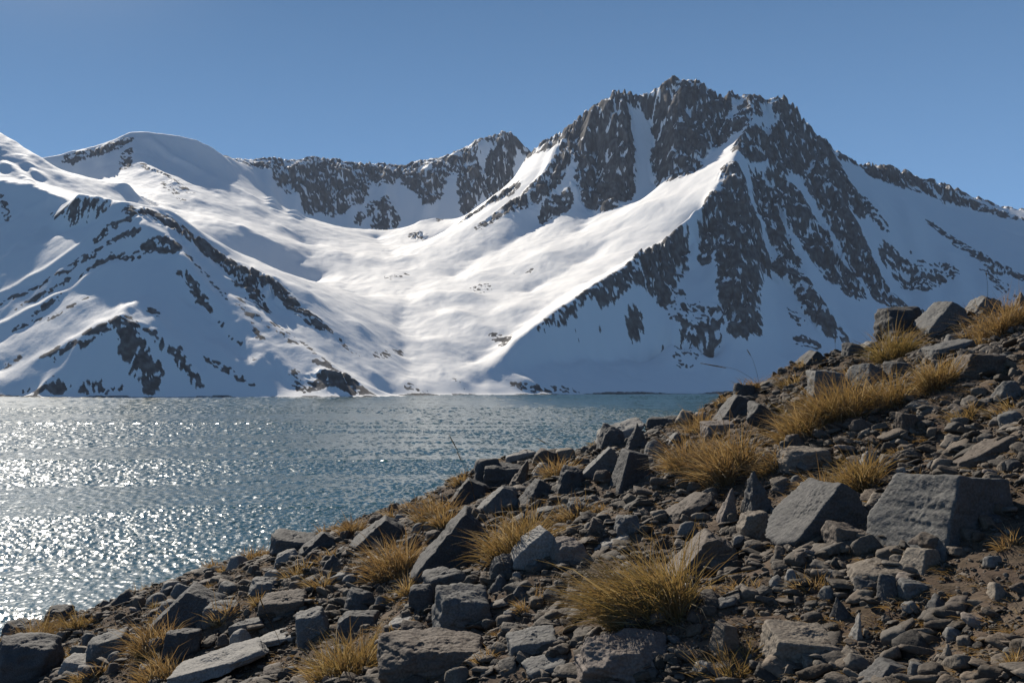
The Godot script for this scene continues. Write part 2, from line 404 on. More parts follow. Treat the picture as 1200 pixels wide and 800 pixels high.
func build_mountains() -> void:
	relax()
	raise_ribs()
	paint_rock()
	blur_rock()
	var nc := 1060
	var nr := 680
	var hs := PackedFloat32Array()
	var pos := PackedVector3Array()
	var rk := PackedFloat32Array()
	pos.resize(nc * nr)
	rk.resize(nc * nr)
	var n_ridge := noise(11, 1.0 / 150.0, 4, FastNoiseLite.FRACTAL_RIDGED)
	var n_gully := noise(12, 1.0 / 46.0, 3)
	var n_fine := noise(13, 1.0 / 26.0, 3)
	var n_roll := noise(14, 1.0 / 140.0, 3)
	var n_edge := noise(15, 1.0 / 45.0, 4)
	var n_bed := noise(19, 1.0 / 22.0, 3)
	var n_run := noise(20, 1.0 / 34.0, 3)
	var n_scree := noise(21, 1.0 / 11.0, 3)
	var n_mott := noise(18, 1.0 / 24.0, 4)
	var n_warp := noise(16, 1.0 / 220.0, 2)
	var row_h := PackedFloat32Array()
	var row_r := PackedFloat32Array()
	row_h.resize(gnx)
	row_r.resize(rnx)
	var row_c := PackedFloat32Array()
	row_c.resize(rnx)
	var humps := []
	for u in HUMPS:
		var p := hit_mountain(u[0], u[1])
		humps.append([p.x, -p.z, u[2] * -p.z / F, u[3]])
	var row_b := PackedFloat32Array()
	row_b.resize(nc)
	for j in nr:
		var d := 1470.0 * pow(4420.0 / 1470.0, float(j) / (nr - 1))
		var fd := clampf((d - GD0) / gstep, 1.0, gnd - 3.01)
		var jd := int(fd)
		var w := bspline(fd - jd)
		var o := (jd - 1) * gnx
		for ix in gnx:
			row_h[ix] = gh[o + ix] * w[0] + gh[o + gnx + ix] * w[1] + gh[o + 2 * gnx + ix] * w[2] + gh[o + 3 * gnx + ix] * w[3]
		var rd := clampf((d - GD0) / rstep, 0.0, rnd - 2.01)
		var jr := int(rd)
		for ix in rnx:
			row_r[ix] = lerpf(grock[jr * rnx + ix], grock[(jr + 1) * rnx + ix], rd - jr)
			row_c[ix] = lerpf(gcrag[jr * rnx + ix], gcrag[(jr + 1) * rnx + ix], rd - jr)
		var half := 0.55 * d + 60.0
		row_b.fill(0.0)
		for u in humps:
			var ed: float = (d - u[1]) / (u[2] * 1.5)
			if absf(ed) > 2.5:
				continue
			var i0 := int(((u[0] - u[2] * 2.5) / half + 1.0) * 0.5 * (nc - 1))
			var i1 := int(((u[0] + u[2] * 2.5) / half + 1.0) * 0.5 * (nc - 1))
			for i in range(maxi(i0, 0), mini(i1, nc)):
				var ex: float = ((2.0 * i / (nc - 1) - 1.0) * half - u[0] + ed * u[2] * 0.6) / u[2]
				row_b[i] += u[3] * exp(-ex * ex - ed * ed)
		for i in nc:
			var x := (2.0 * i / (nc - 1) - 1.0) * half
			var fx := clampf((x - GX0) / gstep, 1.0, gnx - 3.01)
			var ix := int(fx)
			var t := fx - ix
			var s := 1.0 - t
			var w0 := s * s * s / 6.0
			var w3 := t * t * t / 6.0
			var w1 := (3.0 * t * t * t - 6.0 * t * t + 4.0) / 6.0
			var w2 := 1.0 - w0 - w1 - w3
			var h := row_h[ix - 1] * w0 + row_h[ix] * w1 + row_h[ix + 1] * w2 + row_h[ix + 2] * w3
			var fr := clampf((x - GX0) / rstep, 0.0, rnx - 2.01)
			var ir := int(fr)
			var r := lerpf(row_r[ir], row_r[ir + 1], fr - ir)
			var above := smoothstep(0.0, 30.0, h)
			var wx := n_warp.get_noise_2d(x, d) * 60.0
			var e := n_edge.get_noise_2d(x, d)
			var a := smoothstep(0.22, 0.8, lerpf(row_c[ir], row_c[ir + 1], fr - ir))
			var f := n_fine.get_noise_2d(x, d)
			# soft drifts and runnels in the snow
			h += above * (n_roll.get_noise_2d(x + d * 0.3, d * 0.7) * 4.5 + f * 0.45 + n_run.get_noise_2d(x + wx + d * 0.5, d * 0.22) * 0.5) + above * row_b[i]
			# thin gullies that run down the faces hold snow
			var g := absf(n_gully.get_noise_2d(x + wx + d * 0.22, d * 0.34))
			if a > 0.0:
				h += above * a * (n_ridge.get_noise_2d(x + wx, d) * 20.0 + smoothstep(0.0, 0.35, g) * 16.0 + f * 6.0 + n_edge.get_noise_2d(x * 3.0, d * 3.0) * 3.0 - 9.0)
			pos[j * nc + i] = Vector3(x, h, -d)
			var patchy := 0.0
			if r > 0.02 or e > 0.1:
				var bed := n_bed.get_noise_2d(x * 0.22 + d * 0.1, h + wx * 0.3 + x * 0.25)
				patchy = smoothstep(0.0, 0.3, r) * (n_mott.get_noise_2d(x, d) * 0.5 + bed * 0.55 - 0.6 * (1.0 - smoothstep(0.015, 0.11, g)) + 0.07)
				patchy += n_scree.get_noise_2d(x, d) * (0.24 + 0.5 * smoothstep(0.0, 0.25, r))
			rk[j * nc + i] = minf(r, 0.60 if d > 1650.0 else 0.85) + e * 0.24 + patchy + (0.14 if x < -180.0 and d < 2300.0 else (0.1 if x > 120.0 and d < 2900.0 else 0.02))
	var nor := PackedVector3Array()
	nor.resize(nc * nr)
	var col := PackedColorArray()
	col.resize(nc * nr)
	var n_dust := noise(27, 1.0 / 17.0, 4)
	var kk := PackedByteArray()
	kk.resize(nc * nr)
	var n_tone := noise(17, 1.0 / 60.0, 4)
	for j in nr:
		for i in nc:
			var at := j * nc + i
			var l := pos[at - 1] if i > 0 else pos[at]
			var r := pos[at + 1] if i < nc - 1 else pos[at]
			var n := pos[at - nc] if j > 0 else pos[at]
			var f := pos[at + nc] if j < nr - 1 else pos[at]
			var nn := (r - l).cross(f - n).normalized()
			nor[at] = nn
			var p := pos[at]
			var steep := 1.0 - nn.y
			var k := smoothstep(0.39, 0.45, rk[at] + (steep - 0.36) * 0.9 * smoothstep(0.08, 0.4, rk[at]))
			k = maxf(k, 1.0 - smoothstep(0.4, 1.2, p.y - n_tone.get_noise_2d(p.x * 0.5, p.z) * 7.0))
			var tn := n_tone.get_noise_2d(p.x, p.y * 2.0)
			col[at] = Color(0.085, 0.083, 0.085).lerp(Color(0.21, 0.19, 0.172), clampf(0.4 + tn, 0.0, 1.0))
			# thin snow dusted over the ledges
			var dust := clampf(n_dust.get_noise_2d(p.x + p.y * 0.3, p.y * 1.4) * 1.5 + 0.12, 0.0, 0.62)
			col[at] = col[at].lerp(Color(0.8, 0.8, 0.8), dust * 0.42)
			kk[at] = 1 if k > 0.5 else 0
	var idx := PackedInt32Array()
	var idr := PackedInt32Array()
	idx.resize((nc - 1) * (nr - 1) * 6)
	idr.resize((nc - 1) * (nr - 1) * 6)
	var q := 0
	var qr := 0
	for j in nr - 1:
		for i in nc - 1:
			var a := j * nc + i
			for t in 2:
				var c0 := a if t == 0 else a + 1
				var c1 := a + nc
				var c2 := a + 1 if t == 0 else a + nc + 1
				if kk[c0] + kk[c1] + kk[c2] > 1:
					idr[qr] = c0
					idr[qr + 1] = c1
					idr[qr + 2] = c2
					qr += 3
				else:
					idx[q] = c0
					idx[q + 1] = c1
					idx[q + 2] = c2
					q += 3
	idx.resize(q)
	idr.resize(qr)
	var range_ := Node3D.new()
	range_.name = "mountain_range"
	range_.set_meta("kind", "structure")
	range_.set_meta("label", "snow covered mountain range with dark rock ribs beyond the lake")
	add_child(range_)
	var m := StandardMaterial3D.new()
	m.albedo_color = Color(0.95, 0.94, 0.92)
	m.roughness = 0.75
	m.metallic_specular = 0.3
	m.uv1_triplanar = true
	m.uv1_world_triplanar = true
	m.uv1_scale = Vector3.ONE / 90.0
	m.normal_enabled = true
	m.normal_scale = 0.35
	m.normal_texture = noise_tex(noise(24, 0.02, 5), 1024, true, 5.0)
	grid_mesh("snow_cover", pos, nor, PackedColorArray(), idx, m, range_)
	var mr := StandardMaterial3D.new()
	mr.vertex_color_use_as_albedo = true
	mr.roughness = 0.9
	mr.metallic_specular = 0.25
	mr.uv1_triplanar = true
	mr.uv1_world_triplanar = true
	mr.uv1_scale = Vector3.ONE / 55.0
	var gr := Gradient.new()
	gr.set_color(0, Color(0.5, 0.5, 0.52))
	gr.set_color(1, Color(1.0, 0.98, 0.95))
	var at := noise_tex(noise(25, 0.03, 5), 1024)
	at.color_ramp = gr
	mr.albedo_texture = at
	mr.normal_enabled = true
	mr.normal_scale = 1.0
	mr.normal_texture = noise_tex(noise(26, 0.03, 5, FastNoiseLite.FRACTAL_RIDGED), 1024, true, 10.0)
	grid_mesh("rock_face", pos, nor, col, idr, mr, range_)

func grid_mesh(called: String, pos: PackedVector3Array, nor: PackedVector3Array, col: PackedColorArray, idx: PackedInt32Array, m: Material, parent: Node = self) -> MeshInstance3D:
	var arr := []
	arr.resize(Mesh.ARRAY_MAX)
	arr[Mesh.ARRAY_VERTEX] = pos
	arr[Mesh.ARRAY_NORMAL] = nor
	if col.size():
		arr[Mesh.ARRAY_COLOR] = col
	arr[Mesh.ARRAY_INDEX] = idx
	var am := ArrayMesh.new()
	am.add_surface_from_arrays(Mesh.PRIMITIVE_TRIANGLES, arr)
	am.surface_set_material(0, m)
	var o := MeshInstance3D.new()
	o.name = called
	o.mesh = am
	parent.add_child(o, true)
	return o

# ------------------------------------------------------------------ lake
func water_patch(st_pos: PackedVector3Array, st_nor: PackedVector3Array, idx: PackedInt32Array, x0: float, x1: float, d0: float, d1: float, sx: float, sd: float, amp: float, n: FastNoiseLite, scale: float, band: FastNoiseLite) -> void:
	var nx := int((x1 - x0) / sx) + 1
	var nd := int((d1 - d0) / sd) + 1
	var base := st_pos.size()
	var hh := PackedFloat32Array()
	hh.resize(nx * nd)
	for j in nd:
		var d := d0 + (d1 - d0) * j / (nd - 1)
		for i in nx:
			var x := x0 + (x1 - x0) * i / (nx - 1)
			var b := band.get_noise_2d(x * 0.22, d)
			var calm := 0.5 + 0.5 * smoothstep(-0.3, -0.05, b)
			hh[j * nx + i] = amp * calm * n.get_noise_2d(x * scale * 0.7, d * scale * 0.75)
	var dx := (x1 - x0) / (nx - 1)
	var dd := (d1 - d0) / (nd - 1)
	for j in nd:
		for i in nx:
			var at := j * nx + i
			var hl := hh[at - 1] if i > 0 else hh[at]
			var hr := hh[at + 1] if i < nx - 1 else hh[at]
			var hn := hh[at - nx] if j > 0 else hh[at]
			var hf := hh[at + nx] if j < nd - 1 else hh[at]
			st_pos.append(Vector3(x0 + dx * i, hh[at] - (2.5 if j == 0 else 0.0), -(d0 + dd * j)))
			st_nor.append(Vector3((hl - hr) / (2.0 * dx), 1.0, (hf - hn) / (2.0 * dd)).normalized())
	for j in nd - 1:
		for i in nx - 1:
			var a := base + j * nx + i
			idx.append_array(PackedInt32Array([a, a + nx, a + 1, a + 1, a + nx, a + nx + 1]))

func build_lake() -> void:
	var n := noise(31, 1.0, 3)
	var band := noise(32, 1.0 / 60.0, 3)
	var bandf := noise(33, 1.0 / 180.0, 3)
	var lake := Node3D.new()
	lake.name = "lake"
	lake.set_meta("kind", "structure")
	lake.set_meta("label", "rippled blue green lake glittering in the sun")
	add_child(lake)
	# ripples grow coarser with distance, where single ones can no longer be told apart; the finer ones are then part of the gloss
	for z in [[-95, 25, 90, 150, 0.24, 0.5, 0.29, 1.0, 0.165, band], [-140, 45, 146, 230, 0.32, 0.7, 0.37, 0.8, 0.165, band], [-215, 90, 225, 360, 0.5, 1.1, 0.55, 0.52, 0.165, band], [-350, 140, 350, 640, 0.85, 2.2, 0.88, 0.33, 0.165, band], [-530, 340, 628, 960, 1.5, 4.5, 1.3, 0.19, 0.165, bandf], [-1050, 1000, 945, 1900, 3.0, 9.0, 1.75, 0.11, 0.17, bandf]]:
		var pos := PackedVector3Array()
		var nor := PackedVector3Array()
		var idx := PackedInt32Array()
		water_patch(pos, nor, idx, z[0], z[1], z[2], z[3], z[4], z[5], z[6], n, z[7], z[9])
		var m := StandardMaterial3D.new()
		m.albedo_color = Color(0.12, 0.28, 0.305)
		m.roughness = z[8]
		m.metallic_specular = 0.5
		var o := grid_mesh("water", pos, nor, PackedColorArray(), idx, m, lake)
	# the rest of the lake, out of the picture
	var far := StandardMaterial3D.new()
	far.albedo_color = Color(0.12, 0.28, 0.305)
	far.roughness = 0.28
	var pl := PlaneMesh.new()
	pl.size = Vector2(6400, 3400)
	pl.material = far
	var sheet := MeshInstance3D.new()
	sheet.name = "water"
	sheet.mesh = pl
	sheet.position = Vector3(0, -2.2, 0)
	lake.add_child(sheet, true)

# ------------------------------------------------------------------ hillside in front
var hn1: FastNoiseLite
var hn2: FastNoiseLite
var hn3: FastNoiseLite

func ground(x: float, d: float) -> float:
	var rise := 0.335 * x
	if x > 12.0:
		rise += 0.3 * (x - 12.0) * (x - 12.0) / (x + 28.0)
	elif x < -12.0:
		rise += 0.25 * (x + 12.0)
	var h := EYE - 1.72 + rise + 0.052 * minf(d, 30.0)
	h += hn1.get_noise_2d(x, d) * 0.26 + hn2.get_noise_2d(x, d) * 0.075
	var dc := 12.6 + hn1.get_noise_2d(x * 1.7 + 50.0, 9.0) * 1.2
	var t := maxf(0.0, d - dc + 1.2)
	return h - 0.8 * t * t / (t + 3.5) * (1.0 - 0.75 * smoothstep(14.0, 60.0, x))

func hit_ground(px: float, py: float) -> Vector3:
	var d := 2.2
	var best := 1e9
	var at := Vector3.ZERO
	while d < 16.0:
		var p := pix(px, py, d)
		var gap := p.y - ground(p.x, d)
		if gap <= 0.0:
			return p
		if gap / d < best:
			best = gap / d
			at = Vector3(p.x, ground(p.x, d), p.z)
		d += 0.04
	return at

func build_hillside() -> void:
	hn1 = noise(41, 1.0 / 5.0, 2)
	hn2 = noise(42, 1.0 / 1.1, 3)
	hn3 = noise(43, 1.0 / 0.16, 2)
	var xs := PackedFloat32Array()
	var ds := PackedFloat32Array()
	var x := -70.0
	while x < 320.0:
		xs.append(x)
		x += 0.06 if absf(x) < 9.0 else 0.06 + (absf(x) - 9.0) * 0.09
	var d := -260.0
	while d < 160.0:
		ds.append(d)
		d += 0.06 if d > 2.0 and d < 15.0 else (0.35 + maxf(0.0, -d) * 0.1 if d < 2.0 else 0.1 + (d - 15.0) * 0.07)
	var nx := xs.size()
	var nd := ds.size()
	var pos := PackedVector3Array()
	var nor := PackedVector3Array()
	var col := PackedColorArray()
	pos.resize(nx * nd)
	nor.resize(nx * nd)
	col.resize(nx * nd)
	var nt := noise(44, 1.0 / 0.9, 3)
	for j in nd:
		for i in nx:
			var h := maxf(ground(xs[i], ds[j]), -6.0) + hn3.get_noise_2d(xs[i], ds[j]) * 0.028
			pos[j * nx + i] = Vector3(xs[i], h, -ds[j])
			var t := clampf(0.5 + nt.get_noise_2d(xs[i], ds[j]) * 0.9, 0.0, 1.0)
			var g := hn3.get_noise_2d(xs[i] * 3.1, ds[j] * 3.1)
			col[j * nx + i] = Color(0.075, 0.054, 0.038).lerp(Color(0.128, 0.097, 0.07), t) * (1.0 + 0.35 * g)
	var idx := PackedInt32Array()
	idx.resize((nx - 1) * (nd - 1) * 6)
	var q := 0
	for j in nd:
		for i in nx:
			var at := j * nx + i
			var l := pos[at - 1] if i > 0 else pos[at]
			var r := pos[at + 1] if i < nx - 1 else pos[at]
			var n := pos[at - nx] if j > 0 else pos[at]
			var f := pos[at + nx] if j < nd - 1 else pos[at]
			nor[at] = (r - l).cross(f - n).normalized()
			if i < nx - 1 and j < nd - 1:
				idx[q] = at
				idx[q + 1] = at + nx
				idx[q + 2] = at + 1
				idx[q + 3] = at + 1
				idx[q + 4] = at + nx
				idx[q + 5] = at + nx + 1
				q += 6
	var m := StandardMaterial3D.new()
	m.vertex_color_use_as_albedo = true
	m.roughness = 0.95
	m.metallic_specular = 0.2
	m.uv1_triplanar = true
	m.uv1_world_triplanar = true
	m.uv1_scale = Vector3(1.6, 1.6, 1.6)
	m.normal_enabled = true
	m.normal_texture = noise_tex(noise(45, 0.03, 4), 512, true, 7.0)
	var o := grid_mesh("hillside", pos, nor, col, idx, m)
	o.set_meta("kind", "structure")
	o.set_meta("label", "stony brown soil of the slope above the lake")

# ------------------------------------------------------------------ boulders and stones
var ico_v := {}
var ico_f := {}

func icosphere(level: int) -> void:
	if ico_v.has(level):
		return
	var t := (1.0 + sqrt(5.0)) / 2.0
	var v := PackedVector3Array([Vector3(-1, t, 0), Vector3(1, t, 0), Vector3(-1, -t, 0), Vector3(1, -t, 0), Vector3(0, -1, t), Vector3(0, 1, t), Vector3(0, -1, -t), Vector3(0, 1, -t), Vector3(t, 0, -1), Vector3(t, 0, 1), Vector3(-t, 0, -1), Vector3(-t, 0, 1)])
	var f := PackedInt32Array([0,11,5, 0,5,1, 0,1,7, 0,7,10, 0,10,11, 1,5,9, 5,11,4, 11,10,2, 10,7,6, 7,1,8, 3,9,4, 3,4,2, 3,2,6, 3,6,8, 3,8,9, 4,9,5, 2,4,11, 6,2,10, 8,6,7, 9,8,1])
	for i in v.size():
		v[i] = v[i].normalized()
	for l in level:
		var mid := {}
		var g := PackedInt32Array()
		for i in range(0, f.size(), 3):
			var m := [0, 0, 0]
			for e in 3:
				var a := f[i + e]
				var b := f[i + (e + 1) % 3]
				var key := mini(a, b) * 100000 + maxi(a, b)
				if not mid.has(key):
					mid[key] = v.size()
					v.append((v[a] + v[b]).normalized())
				m[e] = mid[key]
			g.append_array(PackedInt32Array([f[i], m[0], m[2], f[i + 1], m[1], m[0], f[i + 2], m[2], m[1], m[0], m[1], m[2]]))
		f = g
	ico_v[level] = v
	ico_f[level] = f

# planes that cut a rock of each kind out of a ball: nx, ny, nz, distance (x right, y up, z towards the viewer)
const CUTS := {
	"block": [-1,0.12,0.1,1, 1,0.1,-0.05,1, 0.05,1,0.12,0.8, 0,-1,0,0.8, 0.1,0.18,1,0.9, -0.1,0.1,-1,0.9],
	"wedge": [-0.8,0.62,0.12,0.55, 0.95,0.3,0.12,0.85, 0.25,0.3,1,0.62, 0,-1,0,0.7, 0,0.15,-1,0.9, 0.55,0.9,0.0,0.85],
	"ramp": [-0.82,0.5,0.3,0.6, 0.5,0.2,0.85,0.58, 0.15,1,-0.1,0.75, 0,-1,0,0.8, 0,0.1,-1,0.9, 1,0.2,-0.2,1.0],
	"slab": [-1,0.25,0.1,1, 1,0.2,-0.1,1, 0.04,1,0.14,0.34, 0,-1,0,0.4, 0.1,0.1,1,0.85, -0.1,0.1,-1,0.85],
	"shard": [-0.85,0.5,0.15,0.5, 0.8,0.45,0.1,0.55, 0.1,0.38,0.9,0.55, 0,0.4,-0.9,0.6, 0,-1,0,0.7],
	"round": [-1,0.3,0.2,0.95, 1,0.2,0.1,0.95, 0.1,1,0.2,0.85, 0,-1,0,0.8, 0.2,0.3,1,0.95, 0,0.2,-1,0.95, -0.6,0.7,0.4,0.98, 0.6,0.6,0.4,0.98],
}
const TONES := {
	"grey": [Color(0.130, 0.126, 0.117), Color(0.226, 0.218, 0.202)],
	"dark": [Color(0.072, 0.070, 0.068), Color(0.144, 0.138, 0.130)],
	"brown": [Color(0.103, 0.080, 0.063), Color(0.199, 0.160, 0.125)],
	"tan": [Color(0.183, 0.147, 0.112), Color(0.302, 0.254, 0.198)],
	"pale": [Color(0.263, 0.248, 0.223), Color(0.382, 0.363, 0.329)],
	"pink": [Color(0.199, 0.158, 0.130), Color(0.318, 0.265, 0.223)],
}
var rn_big: FastNoiseLite
var rn_mid: FastNoiseLite
var rn_fine: FastNoiseLite
var rn_chip: FastNoiseLite
var rock_mat: StandardMaterial3D

func rock_mesh(seed_: int, level: int, kind: String, tone: String, size: Vector3, rough := 1.0, sharp := 22.0) -> ArrayMesh:
	icosphere(level)
	var rng := RandomNumberGenerator.new()
	rng.seed = seed_ * 7919 + 13
	var cuts: Array = CUTS[kind]
	var pn := PackedVector3Array()
	var pd := PackedFloat32Array()
	for i in range(0, cuts.size(), 4):
		var n := Vector3(cuts[i], cuts[i + 1], cuts[i + 2]) + Vector3(rng.randf_range(-1, 1), rng.randf_range(-1, 1), rng.randf_range(-1, 1)) * 0.13
		pn.append(n.normalized())
		pd.append(cuts[i + 3] * rng.randf_range(0.93, 1.07))
	for k in (2 if kind == "ramp" else 5):
		var n := Vector3(rng.randfn(), rng.randfn() * 0.8 + 0.25, rng.randfn() + 0.3).normalized()
		pn.append(n)
		pd.append(rng.randf_range(0.86, 1.12) * (0.62 if kind == "slab" and absf(n.y) > 0.6 else 1.0))
	var v0: PackedVector3Array = ico_v[level]
	var f: PackedInt32Array = ico_f[level]
	var nv := v0.size()
	var v := PackedVector3Array()
	v.resize(nv)
	var np := pn.size()
	var lo := Vector3(1e9, 1e9, 1e9)
	var hi := -lo
	for i in nv:
		var dir := v0[i]
		var s := 0.0
		for k in np:
			var c := pn[k].dot(dir) / pd[k]
			if c > 0.4:
				s += pow(c, sharp)
		var p := dir * pow(maxf(s, 1e-7), -1.0 / sharp)
		v[i] = p
		lo = lo.min(p)
		hi = hi.max(p)
	var mid := (lo + hi) * 0.5
	var k3 := Vector3(size.x / (hi.x - lo.x), size.y / (hi.y - lo.y), size.z / (hi.z - lo.z))
	var span := (size.x + size.y + size.z) / 3.0
	var off := Vector3(seed_ * 3.7, seed_ * 1.9, seed_ * 5.3)
	var col := PackedColorArray()
	col.resize(nv)
	var ta: Color = TONES[tone][0]
	var tb: Color = TONES[tone][1]
	var own_tone := rng.randf_range(0.15, 0.85)
	var lay := Vector3(rng.randf_range(-0.4, 0.4), 1.0, rng.randf_range(-0.4, 0.4)).normalized()
	for i in nv:
		var p := (v[i] - mid) * k3
		var q := p / span * 1.6 + off
		var strata := rn_mid.get_noise_2d(p.dot(lay) / span * 3.2 + off.x, off.y + p.x / span * 0.5)
		var dsp := rn_big.get_noise_3dv(q) * 0.04 + rn_mid.get_noise_3dv(q) * (0.02 if level > 4 else 0.032) + rn_fine.get_noise_3dv(q) * 0.014 + strata * 0.03 + rn_chip.get_noise_3d(q.x * 0.7, q.dot(lay) * 2.0, q.z * 0.7) * 0.03
		p += v0[i] * dsp * span * rough
		v[i] = p
		# one tone for each stone, faintly mottled by noise alone
		var t := clampf(own_tone + rn_mid.get_noise_3dv(q * 0.8 + Vector3(9, 0, 0)) * 0.35 + strata * 0.12, 0.0, 1.0)
		col[i] = ta.lerp(tb, t)
	var nor := PackedVector3Array()
	nor.resize(nv)
	for i in range(0, f.size(), 3):
		var fn := (v[f[i + 2]] - v[f[i]]).cross(v[f[i + 1]] - v[f[i]])
		nor[f[i]] += fn
		nor[f[i + 1]] += fn
		nor[f[i + 2]] += fn
	# Godot winds front faces clockwise; the ball's faces run the other way, so two corners are swapped
	var idx := PackedInt32Array()
	idx.resize(f.size())
	var flip := 0.0
	for i in range(0, f.size(), 3):
		idx[i] = f[i]
		idx[i + 1] = f[i + 2]
		idx[i + 2] = f[i + 1]
	for i in nv:
		nor[i] = nor[i].normalized()
		flip += nor[i].dot(v0[i])
	if flip < 0.0:
		for i in nv:
			nor[i] = -nor[i]
	var arr := []
	arr.resize(Mesh.ARRAY_MAX)
	arr[Mesh.ARRAY_VERTEX] = v
	arr[Mesh.ARRAY_NORMAL] = nor
	arr[Mesh.ARRAY_COLOR] = col
	arr[Mesh.ARRAY_INDEX] = idx
	var am := ArrayMesh.new()
	am.add_surface_from_arrays(Mesh.PRIMITIVE_TRIANGLES, arr)
	am.surface_set_material(0, rock_mat)
	return am

func numbered(called: String) -> String:
	if not has_node(NodePath(called)):
		return called
	var k := 1
	while has_node(NodePath("%s_%03d" % [called, k])):
		k += 1
	return "%s_%03d" % [called, k]

var taken: Array = []     # where traced rocks stand: x, distance, radius

